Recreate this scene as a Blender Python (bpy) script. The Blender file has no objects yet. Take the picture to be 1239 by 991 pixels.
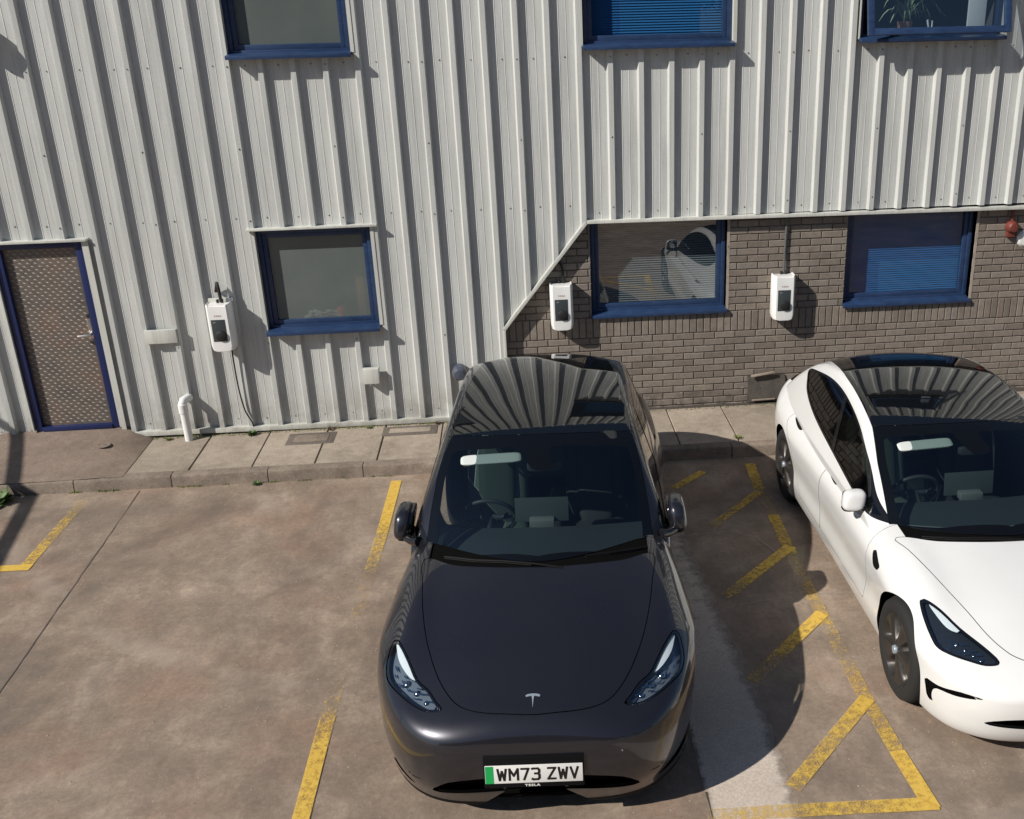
import bpy, bmesh, math, random
import numpy as np
from mathutils import Vector, Matrix, Euler
S = bpy.context.scene
COL = S.collection
random.seed(7)

# ---------------------------------------------------------------- camera
cam_d = bpy.data.cameras.new('camera'); cam = bpy.data.objects.new('camera', cam_d); COL.objects.link(cam)
Rr = Vector((0.99490549, -0.09871433, -0.02045849)); Ru = Vector((0.05496388, 0.36102493, 0.930935)); Rf = Vector((0.0845106, 0.92731682, -0.36461141))
M = Matrix(((Rr.x, Ru.x, -Rf.x, 0), (Rr.y, Ru.y, -Rf.y, -10.3584), (Rr.z, Ru.z, -Rf.z, 4.27386), (0, 0, 0, 1)))
cam.matrix_world = M
cam_d.sensor_fit = 'HORIZONTAL'; cam_d.sensor_width = 36
cam_d.lens = 1232.097 / 1239 * 36
cam_d.shift_x = -(738.79 - 619.5) / 1239
cam_d.shift_y = (486.88 - 495.5) / 1239
cam_d.clip_start = .05; cam_d.clip_end = 600
S.camera = cam
# ---------------------------------------------------------------- light
SUNV = Vector((1.13, 0.63, -1.0)).normalized()
world = bpy.data.worlds.new('World'); S.world = world; world.use_nodes = True
nt = world.node_tree
bg = nt.nodes['Background']
sky = nt.nodes.new('ShaderNodeTexSky'); sky.sky_type = 'NISHITA'; sky.sun_disc = False
sky.sun_elevation = math.asin(-SUNV.z); sky.sun_rotation = math.atan2(-SUNV.x, -SUNV.y) % (2 * math.pi)
sky.air_density = 1.0; sky.dust_density = .4; sky.ozone_density = 3.5
nt.links.new(sky.outputs[0], bg.inputs[0]); bg.inputs[1].default_value = 0.058
sun_d = bpy.data.lights.new('sun', 'SUN'); sun = bpy.data.objects.new('sun', sun_d); COL.objects.link(sun)
sun_d.energy = 4.9; sun_d.angle = math.radians(.53); sun_d.color = (1, .945, .86)
sun.rotation_euler = SUNV.to_track_quat('-Z', 'Y').to_euler()
S.view_settings.view_transform = 'Standard'; S.view_settings.look = 'None'
S.view_settings.exposure = 0.15; S.view_settings.gamma = 1

# ---------------------------------------------------------------- helpers
def tag(o, label=None, cat=None, group=None, kind=None):
    if label: o['label'] = label
    if cat: o['category'] = cat
    if group: o['group'] = group
    if kind: o['kind'] = kind
    return o
def empty(name, loc=(0, 0, 0), rz=0, **k):
    o = bpy.data.objects.new(name, None); COL.objects.link(o); o.location = loc; o.rotation_euler = (0, 0, rz)
    o.empty_display_size = .2
    return tag(o, **k)
def link(name, me, mat, parent=None, **k):
    o = bpy.data.objects.new(name, me); COL.objects.link(o)
    if mat is not None and not me.materials: me.materials.append(mat)
    if parent: o.parent = parent
    return tag(o, **k)
class MB:
    def __init__(s): s.v = []; s.f = []
    def add(s, V, F, mat=None):
        n = len(s.v)
        if mat is not None: V = [mat @ Vector(v) for v in V]
        s.v += [tuple(v) for v in V]; s.f += [tuple(i + n for i in f) for f in F]; return s
    def box(s, x0, x1, y0, y1, z0, z1, mat=None):
        return s.add([(x0, y0, z0), (x1, y0, z0), (x1, y1, z0), (x0, y1, z0), (x0, y0, z1), (x1, y0, z1), (x1, y1, z1), (x0, y1, z1)],
                     [(0, 3, 2, 1), (4, 5, 6, 7), (0, 1, 5, 4), (1, 2, 6, 5), (2, 3, 7, 6), (3, 0, 4, 7)], mat)
    def tube(s, pts, rad, n=10, closed=False, caps=True):
        pts = [Vector(p) for p in pts]; N = len(pts); rad = rad if isinstance(rad, (list, tuple)) else [rad] * N
        base = len(s.v); up = Vector((.13, .21, 1)).normalized(); prev = None
        for i, p in enumerate(pts):
            a = pts[(i - 1) % N] if (closed or i > 0) else p; b = pts[(i + 1) % N] if (closed or i < N - 1) else p
            t = (b - a).normalized()
            if prev is None:
                u = t.cross(up)
                if u.length < .1: u = t.cross(Vector((1, 0, 0)))
            else: u = prev - t * prev.dot(t)
            u.normalize(); prev = u; w = t.cross(u)
            for k in range(n):
                an = 2 * math.pi * k / n; s.v.append(tuple(p + (u * math.cos(an) + w * math.sin(an)) * rad[i]))
        for i in range(N if closed else N - 1):
            j = (i + 1) % N
            for k in range(n):
                k2 = (k + 1) % n; s.f.append((base + i * n + k, base + i * n + k2, base + j * n + k2, base + j * n + k))
        if caps and not closed:
            s.f.append(tuple(base + k for k in range(n))[::-1]); s.f.append(tuple(base + (N - 1) * n + k for k in range(n)))
        return s
    def lathe(s, prof, n=32, axis='z', mat=None, caps=False):
        # prof: list of (r, h)
        base = len(s.v)
        for r, h in prof:
            for k in range(n):
                a = 2 * math.pi * k / n; c, q = math.cos(a) * r, math.sin(a) * r
                p = {'z': (c, q, h), 'x': (h, c, q), 'y': (c, h, q)}[axis]
                if mat is not None: p = mat @ Vector(p)
                s.v.append(tuple(p))
        for i in range(len(prof) - 1):
            for k in range(n):
                k2 = (k + 1) % n; s.f.append((base + i * n + k, base + i * n + k2, base + (i + 1) * n + k2, base + (i + 1) * n + k))
        if caps:
            s.f.append(tuple(base + k for k in range(n))[::-1]); s.f.append(tuple(base + (len(prof) - 1) * n + k for k in range(n)))
        return s
    def prism(s, poly, h0, h1, axis='z', mat=None):
        n = len(poly)
        def P(a, b, h): return {'z': (a, b, h), 'y': (a, h, b), 'x': (h, a, b)}[axis]
        V = [P(a, b, h0) for a, b in poly] + [P(a, b, h1) for a, b in poly]
        F = [tuple(range(n))[::-1], tuple(range(n, 2 * n))] + [(i, (i + 1) % n, n + (i + 1) % n, n + i) for i in range(n)]
        return s.add(V, F, mat)
    def build(s, name, mat, parent=None, smooth=False, bevel=0, seg=2, recalc=True, auto=None, **k):
        me = bpy.data.meshes.new(name); me.from_pydata(s.v, [], s.f)
        bm = bmesh.new(); bm.from_mesh(me)
        if recalc: bmesh.ops.recalc_face_normals(bm, faces=bm.faces)
        if bevel: bmesh.ops.bevel(bm, geom=[e for e in bm.edges if len(e.link_faces) == 2 and e.calc_face_angle(0) > .5], offset=bevel, segments=seg, affect='EDGES', profile=.6, clamp_overlap=True)
        for f in bm.faces: f.smooth = smooth or bool(bevel)
        if (smooth or bevel):
            for e in bm.edges:
                if len(e.link_faces) == 2 and e.calc_face_angle(0) > (auto or .75): e.smooth = False
        bm.to_mesh(me); bm.free()
        return link(name, me, mat, parent, **k)
def rnd(a, b): return random.uniform(a, b)

# ---------------------------------------------------------------- materials
def mat(name, col=(.5, .5, .5), rough=.6, metal=0, coat=0, spec=.5, emit=None, ior=1.5):
    m = bpy.data.materials.new(name); m.use_nodes = True; b = m.node_tree.nodes['Principled BSDF']
    b.inputs['Base Color'].default_value = (*col, 1); b.inputs['Roughness'].default_value = rough; b.inputs['Metallic'].default_value = metal
    b.inputs['Coat Weight'].default_value = coat; b.inputs['Coat Roughness'].default_value = .02; b.inputs['Specular IOR Level'].default_value = spec; b.inputs['IOR'].default_value = ior
    return m
class NT:
    def __init__(s, m): s.m = m; s.t = m.node_tree; s.b = s.t.nodes.get('Principled BSDF'); s.pos = None
    def n(s, typ, **k):
        q = s.t.nodes.new(typ)
        for a, v in k.items():
            if a.startswith('i_'): 
                key = a[2:].replace('_', ' '); q.inputs[key].default_value = v
            else: setattr(q, a, v)
        return q
    def l(s, a, b): s.t.links.new(a, b)
    def P(s):
        if s.pos is None: s.pos = s.n('ShaderNodeNewGeometry').outputs['Position']
        return s.pos
    def noise(s, scale, detail=4, rough=.6, vec=None, stretch=None, dist=0):
        q = s.n('ShaderNodeTexNoise', i_Scale=scale, i_Detail=detail, i_Roughness=rough, i_Distortion=dist)
        v = vec or s.P()
        if stretch:
            mp = s.n('ShaderNodeMapping'); mp.inputs['Scale'].default_value = stretch[:3]
            if len(stretch) > 3: mp.inputs['Rotation'].default_value = (0, 0, stretch[3])
            s.l(v, mp.inputs[0]); v = mp.outputs[0]
        s.l(v, q.inputs['Vector']); return q.outputs['Fac']
    def ramp(s, fac, stops, interp='LINEAR'):
        q = s.n('ShaderNodeValToRGB'); e = q.color_ramp.elements; q.color_ramp.interpolation = interp
        while len(e) < len(stops): e.new(.5)
        for el, (p, c) in zip(e, stops):
            el.position = p; el.color = (*c, 1) if isinstance(c, tuple) else (c, c, c, 1)
        s.l(fac, q.inputs[0]); return q.outputs[0]
    def mix(s, a, b, fac, mode='MIX'):
        q = s.n('ShaderNodeMix', data_type='RGBA', blend_type=mode)
        for ix, v in ((0, fac), (6, a), (7, b)):
            sock = q.inputs[ix]
            if isinstance(v, bpy.types.NodeSocket): s.l(v, sock)
            elif isinstance(v, tuple): sock.default_value = (*v, 1)
            else: sock.default_value = v if ix == 0 else (v, v, v, 1)
        return q.outputs[2]
    def math(s, op, a, b=None):
        q = s.n('ShaderNodeMath', operation=op)
        for i, v in enumerate((a, b)):
            if v is None: continue
            if isinstance(v, bpy.types.NodeSocket): s.l(v, q.inputs[i])
            else: q.inputs[i].default_value = v
        return q.outputs[0]
    def color(s, c): s.l(c, s.b.inputs['Base Color'])
    def rough(s, c): s.l(c, s.b.inputs['Roughness'])
    def bump(s, h, strength=.3, dist=.01):
        q = s.n('ShaderNodeBump'); q.inputs['Strength'].default_value = strength; q.inputs['Distance'].default_value = dist
        s.l(h, q.inputs['Height']); s.l(q.outputs[0], s.b.inputs['Normal'])
def glass(name, tint=(.5, .56, .55), f0=.08, rough=0.0, gcol=(1, 1, 1)):
    m = bpy.data.materials.new(name); m.use_nodes = True; t = m.node_tree; t.nodes.clear(); k = NT(m)
    o = k.n('ShaderNodeOutputMaterial'); mx = k.n('ShaderNodeMixShader'); tr = k.n('ShaderNodeBsdfTransparent'); g = k.n('ShaderNodeBsdfGlossy')
    tr.inputs[0].default_value = (*tint, 1); g.inputs['Roughness'].default_value = rough; g.inputs[0].default_value = (*gcol, 1)
    ge = k.n('ShaderNodeNewGeometry'); dt = k.n('ShaderNodeVectorMath', operation='DOT_PRODUCT'); k.l(ge.outputs['Normal'], dt.inputs[0]); k.l(ge.outputs['Incoming'], dt.inputs[1])
    a = k.math('ABSOLUTE', dt.outputs['Value']); a = k.math('SUBTRACT', 1.0, a); a = k.math('POWER', a, 4.5); a = k.math('MULTIPLY', a, 1 - f0); a = k.math('ADD', a, f0)
    k.l(a, mx.inputs[0]); k.l(tr.outputs[0], mx.inputs[1]); k.l(g.outputs[0], mx.inputs[2]); k.l(mx.outputs[0], o.inputs[0])
    return m
# ---------------------------------------------------------------- site materials
def m_ground():
    m = mat('concrete_yard', rough=.9); k = NT(m)
    a = k.noise(.50, 7, .62); b = k.noise(2.2, 9, .70, dist=.2); c = k.noise(30, 6, .75); d = k.noise(150, 4, .65); e = k.noise(6, 8, .74, stretch=(1, .5, 1, .5), dist=.6)
    col = k.ramp(a, [(.32, (.172, .130, .098)), (.5, (.236, .180, .136)), (.66, (.325, .255, .196))])
    col = k.mix(col, k.ramp(b, [(.32, (.150, .115, .089)), (.50, (.236, .180, .136)), (.68, (.395, .315, .245))]), .62)
    rd = k.noise(1.3, 4, .55); col = k.mix(col, (.27, .165, .115), k.ramp(rd, [(.50, 0.0), (.66, .40)]))
    col = k.mix(col, k.ramp(e, [(.34, .36), (.5, .5), (.62, .66), (.72, .82)]), .38, 'OVERLAY')
    col = k.mix(col, k.ramp(c, [(.34, .36), (.5, .5), (.66, .66)]), .50, 'OVERLAY')
    col = k.mix(col, k.ramp(d, [(.28, .28), (.45, .5), (.60, .54), (.70, .85)]), .45, 'OVERLAY')
    f = k.noise(1.0, 6, .62, stretch=(1, .8, 1, .3), dist=.8)
    col = k.mix(col, (.105, .086, .070), k.ramp(f, [(.52, 0.0), (.70, .60)]))
    # curved tyre scuffs: thin pale arcs
    w = k.n('ShaderNodeTexWave', wave_type='RINGS', rings_direction='Z'); w.inputs['Scale'].default_value = .16; w.inputs['Distortion'].default_value = 2.5; w.inputs['Detail'].default_value = 4; w.inputs['Detail Scale'].default_value = .5; k.l(k.P(), w.inputs[0])
    sc = k.math('MULTIPLY', k.ramp(w.outputs['Fac'], [(.965, 0.0), (.995, 1.0)]), k.ramp(k.noise(1.7, 4, .6), [(.48, 0.0), (.62, .32)]))
    col = k.mix(col, (.40, .33, .27), sc)
    ch = k.noise(48, 2, .5); col = k.mix(col, (.52, .46, .39), k.ramp(ch, [(.72, 0.0), (.75, .7)]))
    dk = k.noise(36, 2, .5, vec=None, stretch=(1, 1, 1, 1.1)); col = k.mix(col, (.07, .055, .045), k.ramp(dk, [(.735, 0.0), (.76, .7)]))
    k.color(col); k.bump(k.mix(c, d, .5), .55, .006)
    return m
def m_concrete(name, lo, mid, hi, sc=1.0, island=0.0):
    m = mat(name, rough=.88); k = NT(m)
    a = k.noise(1.3 * sc, 6, .65); b = k.noise(7 * sc, 6, .7, dist=.5); c = k.noise(60, 4, .7)
    col = k.ramp(a, [(.32, lo), (.5, mid), (.68, hi)]); col = k.mix(col, k.ramp(b, [(.32, lo), (.55, mid), (.75, hi)]), .5)
    col = k.mix(col, k.ramp(c, [(.3, .33), (.5, .5), (.7, .68)]), .6, 'OVERLAY')
    if island:
        g = k.n('ShaderNodeObjectInfo').outputs['Random']; col = k.mix(col, k.ramp(g, [(0, .5 - island), (1, .5 + island)]), .8, 'OVERLAY')
    k.color(col); k.bump(k.mix(b, c, .6), .4, .005)
    return m
def m_brick():
    m = mat('brick_dark', rough=.85); k = NT(m)
    oi = k.n('ShaderNodeObjectInfo').outputs['Random']; isl = k.n('ShaderNodeNewGeometry').outputs['Random Per Island']
    r = k.math('FRACT', k.math('ADD', oi, isl))
    col = k.ramp(r, [(0, (.150, .126, .106)), (.3, (.195, .164, .138)), (.6, (.215, .182, .150)), (.85, (.205, .178, .155)), (1, (.175, .140, .116))])
    a = k.noise(14, 6, .7); b = k.noise(160, 3, .7)
    col = k.mix(col, k.ramp(a, [(.3, .32), (.5, .5), (.7, .64)]), .6, 'OVERLAY'); col = k.mix(col, k.ramp(b, [(.3, .3), (.5, .5), (.72, .72)]), .5, 'OVERLAY')
    # whitish salts and grime near the bottom courses
    z = k.n('ShaderNodeSeparateXYZ'); k.l(k.P(), z.inputs[0]); low = k.ramp(z.outputs[2], [(.12, 1.0), (.42, 0.0)])
    w = k.noise(6, 5, .7); col = k.mix(col, (.05, .045, .04), k.math('MULTIPLY', low, k.ramp(w, [(.45, 0.0), (.62, .75)])))
    w2 = k.noise(16, 5, .6); col = k.mix(col, (.5, .47, .43), k.math('MULTIPLY', low, k.ramp(w2, [(.62, 0.0), (.68, .7)])))
    k.color(col); k.bump(k.mix(a, b, .7), .5, .003)
    return m
def m_clad(name='cladding_coat', base=(.505, .515, .498)):
    m = mat(name, base, rough=.42, spec=.45); k = NT(m)
    a = k.noise(2.2, 5, .6, stretch=(4, 4, .35)); b = k.noise(9, 6, .7, stretch=(6, 6, .25)); c = k.noise(90, 3, .6)
    lo = tuple(v * .86 for v in base); hi = tuple(min(1, v * 1.08) for v in base)
    col = k.ramp(a, [(.3, lo), (.5, base), (.7, hi)]); col = k.mix(col, k.ramp(b, [(.28, .40), (.5, .5), (.75, .58)]), .6, 'OVERLAY'); col = k.mix(col, k.ramp(c, [(.3, .44), (.7, .55)]), .5, 'OVERLAY')
    z = k.n('ShaderNodeSeparateXYZ'); k.l(k.P(), z.inputs[0])
    g = k.noise(5, 5, .7); low = k.math('MULTIPLY', k.ramp(z.outputs[2], [(.15, 1.0), (.65, 0.0)]), k.ramp(g, [(.35, 0.0), (.7, .65)]))
    col = k.mix(col, (.17, .15, .115), low)
    st = k.noise(3.2, 6, .68, stretch=(9, 9, .12)); col = k.mix(col, tuple(v * .72 for v in base), k.ramp(st, [(.56, 0.0), (.74, .45)]))
    rs = k.noise(11, 3, .6, stretch=(1.5, 1.5, .5)); col = k.mix(col, (.33, .22, .13), k.ramp(rs, [(.73, 0.0), (.80, .35)]))
    k.color(col); k.rough(k.ramp(a, [(.3, .36), (.7, .5)])); k.bump(a, .12, .01)
    return m
def m_yellow():
    m = mat('yellow_line_paint', rough=.75); k = NT(m)
    a = k.noise(26, 6, .75); b = k.noise(2.1, 3, .5); c = k.noise(110, 3, .6)
    col = k.ramp(a, [(.35, (.60, .36, .055)), (.6, (.70, .47, .085))]); k.color(col)
    y = k.n('ShaderNodeAttribute', attribute_name='wear')
    th = k.math('ADD', k.math('MULTIPLY', a, .62), k.math('MULTIPLY', c, .38)); th = k.math('ADD', th, k.math('MULTIPLY', k.math('SUBTRACT', b, .5), .35))
    al = k.math('SUBTRACT', th, y.outputs['Fac']); al = k.ramp(k.math('ADD', al, .5), [(.40, 0.0), (.50, .42), (.64, .90)])
    k.l(al, k.b.inputs['Alpha'])
    return m
M_GROUND = m_ground()
M_SLAB = m_concrete('paving_slab', (.19, .155, .12), (.31, .258, .205), (.40, .34, .275), 1.4, .07)
M_KERB = m_concrete('kerb_stone', (.105, .085, .067), (.20, .16, .127), (.29, .24, .19), 2, .08)
M_RAMP = m_concrete('ramp_concrete', (.125, .095, .075), (.20, .152, .12), (.27, .21, .165), 1.6)
M_PATCH = m_concrete('tarmac_patch', (.07, .06, .05), (.12, .10, .085), (.18, .15, .125), 3)
M_BRICK = m_brick()
M_MORTAR = mat('mortar', (.10, .086, .072), .95)
M_CLAD = m_clad(); M_TRIM = m_clad('trim_coat', (.54, .545, .505))
M_YEL = m_yellow()
def m_blue():
    m = mat('blue_frame_paint', (.016, .036, .095), .38); k = NT(m); a = k.noise(8, 5, .7, stretch=(1, 1, 3)); b = k.noise(70, 3, .6)
    col = k.ramp(a, [(.3, (.013, .030, .080)), (.7, (.024, .052, .125))]); col = k.mix(col, (.10, .13, .20), k.ramp(b, [(.62, 0.0), (.75, .25)])); k.color(col); return m
M_BLUE = m_blue()
M_DOORBLUE = mat('door_frame_blue', (.010, .019, .085), .4)
M_BLACK = mat('black_rubber', (.012, .012, .012), .6)
M_DARK = mat('dark_void', (.02, .02, .022), .9)
M_ROOM = mat('room_wall', (.10, .10, .10), .9)
M_WPLASTIC = mat('white_plastic', (.72, .72, .70), .32)
M_SCREW = mat('screw_head', (.20, .18, .16), .5, .2)
M_STEEL = mat('steel', (.55, .54, .52), .3, 1)
M_GLASS_B = glass('tinted_window_glass', (.62, .72, .82), .055); M_GLASS_W = glass('window_glass', (.60, .66, .70), .15)
M_GRASS = mat('weed_leaf', (.07, .13, .025), .6); M_GRASS2 = mat('weed_leaf_dry', (.15, .17, .05), .7)

# ---------------------------------------------------------------- ground
def sheet(name, poly, z, m, parent=None, **k):
    b = MB(); b.add([(x, y, z) for x, y in poly], [tuple(range(len(poly)))]); return b.build(name, m, parent, **k)
sheet('ground', [(-60, -90), (60, -90), (60, -1.0), (-60, -1.0)], 0, M_GROUND, kind='structure')
def kerby(x): return -1.088 - .0165 * (x + 3.5)
# lighter strip of concrete running to the kerb
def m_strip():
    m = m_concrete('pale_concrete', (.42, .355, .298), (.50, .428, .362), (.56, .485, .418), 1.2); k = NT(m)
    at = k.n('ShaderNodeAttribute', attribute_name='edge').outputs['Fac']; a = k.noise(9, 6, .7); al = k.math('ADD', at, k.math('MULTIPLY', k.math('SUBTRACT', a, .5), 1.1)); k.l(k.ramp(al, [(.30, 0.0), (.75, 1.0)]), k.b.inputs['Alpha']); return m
M_STRIP = m_strip()
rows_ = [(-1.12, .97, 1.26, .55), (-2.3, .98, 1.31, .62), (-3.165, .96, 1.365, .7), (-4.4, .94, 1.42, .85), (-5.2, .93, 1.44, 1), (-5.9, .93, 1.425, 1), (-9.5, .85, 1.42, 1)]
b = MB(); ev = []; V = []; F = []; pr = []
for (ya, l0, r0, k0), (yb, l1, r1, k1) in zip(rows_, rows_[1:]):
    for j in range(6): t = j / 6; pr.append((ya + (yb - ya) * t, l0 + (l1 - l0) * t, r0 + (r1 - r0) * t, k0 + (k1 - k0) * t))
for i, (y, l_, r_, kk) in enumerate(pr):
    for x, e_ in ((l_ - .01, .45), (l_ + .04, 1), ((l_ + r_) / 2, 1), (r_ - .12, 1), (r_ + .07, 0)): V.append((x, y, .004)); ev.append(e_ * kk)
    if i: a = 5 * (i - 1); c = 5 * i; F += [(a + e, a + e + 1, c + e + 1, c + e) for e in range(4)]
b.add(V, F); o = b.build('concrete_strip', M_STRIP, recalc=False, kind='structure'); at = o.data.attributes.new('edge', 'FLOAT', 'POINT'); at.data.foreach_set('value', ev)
# joints cut into the yard
def ribbon(pts, w, z, jit=0):
    P = [Vector((p[0], p[1], 0)) for p in pts]; Q = []
    for a, b in zip(P, P[1:]):
        n = max(1, int((b - a).length / .12))
        for i in range(n): Q.append(a.lerp(b, i / n))
    Q.append(P[-1]); V = []; F = []
    for i, p in enumerate(Q):
        t = (Q[min(i + 1, len(Q) - 1)] - Q[max(i - 1, 0)]).normalized(); nn = Vector((-t.y, t.x, 0)); ww = w * (1 + rnd(-.5, .5) * (jit > 0)) / 2
        o = nn * rnd(-jit, jit); V += [tuple(p + o + nn * ww + Vector((0, 0, z))), tuple(p + o - nn * ww + Vector((0, 0, z)))]
        if i: F.append((2 * i - 2, 2 * i - 1, 2 * i + 1, 2 * i))
    b = MB(); b.add(V, F); return b
M_JOINT = mat('joint_dirt', (.055, .045, .037), .95)
ribbon([(-3.725, -1.13), (-3.70, -2.2), (-3.655, -4.24), (-3.60, -7)], .009, .004, .004).build('yard_joint', mat('shallow_joint', (.13, .105, .085), .95), kind='structure')
ribbon([(.93, -5.75), (.92, -6.4), (.95, -7.2)], .009, .0055, .004).build('yard_joint', M_JOINT, kind='structure')
ribbon([(1.45, -3.85), (2.05, -3.75), (3.0, -3.85)], .005, .004, .003).build('yard_crack', mat('pale_crack', (.34, .30, .26), .9), kind='structure')
ribbon([(1.30, -2.72), (1.7, -2.70), (1.9, -2.83), (2.05, -3.2)], .005, .008, .003).build('yard_crack', bpy.data.materials['pale_crack'], kind='structure')
# yellow markings
def line(name, segs, label, z=.0052, w=.10, group='worn yellow bay lines'):
    root = MB(); wear = []
    for (a, b, w0, w1) in segs:
        a = Vector((*a, 0)); b = Vector((*b, 0)); t = (b - a).normalized(); nn = Vector((-t.y, t.x, 0)) * w / 2; n = 8; base = len(root.v)
        V = []; F = []
        for i in range(n + 1):
            p = a.lerp(b, i / n); V += [(p.x + nn.x, p.y + nn.y, z), (p.x - nn.x, p.y - nn.y, z)]; wear += [w0 + (w1 - w0) * i / n] * 2
            if i: F.append((2 * i - 2, 2 * i - 1, 2 * i + 1, 2 * i))
        root.add(V, F); z += .0004
    o = root.build(name, M_YEL, recalc=False, label=label, cat='road marking', group=group)
    at = o.data.attributes.new('wear', 'FLOAT', 'POINT'); at.data.foreach_set('value', wear)
    return o
line('bay_line', [((-1.275, -1.26), (-1.298, -2.30), .28, .40), ((-1.298, -2.30), (-1.335, -3.25), .48, .60), ((-1.335, -3.25), (-1.375, -4.60), .655, .655), ((-1.375, -4.60), (-1.385, -5.10), .62, .45), ((-1.385, -5.10), (-1.40, -6.6), .38, .26)],
     'long straight yellow bay line, half worn away, left of the black car')
line('bay_line', [((-4.19, -1.27), (-4.215, -2.50), .58, .46), ((-4.16, -2.515), (-5.6, -2.47), .25, .25)], 'L-shaped yellow bay corner line at the left edge by the kerb')
hb = [((1.70, -1.48), (1.36, -1.80)), ((2.14, -1.98), (1.56, -2.60)), ((2.16, -3.02), (1.46, -3.72)), ((2.13, -4.03), (1.42, -4.77)), ((2.13, -5.04), (1.43, -5.78))]
hl = ['short diagonal yellow hatch bar nearest the kerb, in the shade', 'second diagonal yellow hatch bar from the kerb, in the shade', 'third diagonal yellow hatch bar from the kerb, in the shade',
      'fourth diagonal yellow hatch bar from the kerb, half in shade and half in sun', 'diagonal yellow hatch bar farthest from the kerb, fully in the sun']
for i, ((a, b), l) in enumerate(zip(hb, hl)):
    line('hatch_bar', [(a, b, (.36, .38, .33, .34, .42)[i], (.50, .56, .53, .56, .50)[i])], l, z=.0070 + i * .0002, w=(.085, .085, .10, .10, .10)[i], group='diagonal hatch bars')
line('hatch_border', [((2.19, -1.36), (2.15, -1.95), .38, .44), ((2.15, -1.95), (2.15, -2.45), .50, .60), ((2.15, -2.45), (2.13, -3.15), .42, .45), ((2.13, -3.15), (2.12, -4.0), .56, .55), ((2.12, -4.0), (2.12, -5.0), .54, .57), ((2.12, -5.0), (2.14, -5.55), .57, .46), ((2.14, -5.55), (2.17, -6.03), .36, .28), ((2.21, -6.0), (1.25, -5.95), .30, .54), ((1.25, -5.95), (.9, -5.94), .5, .6)],
     'yellow hatching border running from kerb to corner beside the white car', group='worn yellow bay lines')

# ---------------------------------------------------------------- pavement, kerb
pv = MB(); pv.box(-9, 8, -1.0, .25, -.2, .108); pv.build('pavement', M_JOINT, kind='structure', label=None); PV = bpy.data.objects['pavement']
slabx = [-3.90 + .6055 * i for i in range(-9, 20)]
def slab_me(w, d):
    b = MB(); x0, x1 = -w / 2, w / 2
    b.add([(x0, 0, 0), (x1, 0, 0), (x1, d, 0), (x0, d, 0), (x0 + .006, .006, .012), (x1 - .006, .006, .012), (x1 - .006, d - .006, .012), (x0 + .006, d - .006, .012)],
          [(0, 1, 5, 4), (1, 2, 6, 5), (2, 3, 7, 6), (3, 0, 4, 7), (4, 5, 6, 7)])
    me = bpy.data.meshes.new('paving_slab'); me.from_pydata(b.v, [], b.f); me.materials.append(M_SLAB); return me
SLM = slab_me(.597, .90); SLS = slab_me(.597, .07)
for x in slabx:
    if -6.3 < x < 6.2:
        yb = kerby(x) + .115
        o = link('paving_slab', SLM, None, PV); o.location = (x + .3, yb, .106 + rnd(-.002, .002)); o.rotation_euler = (rnd(-.002, .002), rnd(-.003, .003), 0)
        q = link('paving_slab', SLS, None, PV); q.location = (x + .3, yb + .906, .106 + rnd(-.003, .001))
kb = MB(); kb.box(-9, 8, -1.14, -.95, -.1, -.01); kb.build('kerb', M_JOINT, kind='structure'); KB = bpy.data.objects['kerb']
for i in range(-9, 13):
    L_ = .914; x0 = -3.36 + L_ * i - .07; x1 = x0 + L_ - .008; b = MB(); y0, y1 = kerby(x0), kerby(x1); T = .125; n = 10
    V = []; F = []
    for j in range(n + 1):
        t = j / n; x = x0 + (x1 - x0) * t; y = y0 + (y1 - y0) * t; q = rnd(-.003, .003); r_ = .014 + rnd(0, .014) * (rnd(0, 1) < .3) + (.02 * rnd(.2, 1) if x < -3.7 else 0)
        V += [(x, y - .01, -.02), (x, y + q, .06), (x, y + .004 + q, .119 - r_), (x, y + r_ * .5, .119 - r_ * .3), (x, y + r_ * 1.3, .119), (x, y + T - .01, .119), (x, y + T, .10)]
        if j:
            a = 7 * (j - 1); c = 7 * j
            F += [(a + e, a + e + 1, c + e + 1, c + e) for e in range(6)]
    F += [tuple(range(7)), tuple(7 * n + e for e in range(7))[::-1]]
    b.add(V, F); b.build('kerb_stone', M_KERB, KB, smooth=True, auto=.9)
# ramp up to the door
b = MB()
n = 14; V = []; F = []
for i in range(n + 1):
    t = i / n; y = -.02 - 1.03 * t; z = .262 - .140 * min(1, t * 1.02) ** .8
    xl = -5.35 - .9 * t; xr = -4.14 - .22 * t
    V += [(xl - .45, y, .100), (xl, y, z), ((xl + xr) / 2, y, z + .002), (xr, y, z - .002), ((xr - 3.895) / 2, y, (z + .128) / 2 - .006 * (1 - t)), (-3.895, y, .1215)]
    if i: a = 6 * (i - 1); c = 6 * i; F += [(a + e, a + e + 1, c + e + 1, c + e) for e in range(5)]
b.add(V, F); RP = b.build('entrance_ramp', M_RAMP, smooth=True, kind='structure')
b = MB(); b.lathe([(.062, 0), (.068, .006), (.058, .010), (.045, .004), (.03, .008), (.0001, .009)], 20); o = b.build('drain_cap', M_KERB, smooth=True, label='small round concrete drain cap set in the door ramp', cat='drain cap'); o.location = (-4.27, -.42, .200)
# service covers in the pavement
for (x0, x1, y0, y1, lab) in ((-2.47, -1.98, -.50, -.20, 'dark patched service cover under the lower window'), (-1.50, -.93, -.40, -.16, 'pale patched service cover left of the black car')):
    b = MB(); b.box(x0, x1, y0, y1, .110, .1225); e = empty('service_cover', label=lab, cat='service cover', group='service covers in the pavement')
    b.build('cover_frame', M_PATCH, e, bevel=.004); b = MB(); b.box(x0 + .07, x1 - .07, y0 + .06, y1 - .06, .1225, .1265); b.build('cover_lid', M_SLAB if x0 > -2 else M_KERB, e, bevel=.003)

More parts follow.
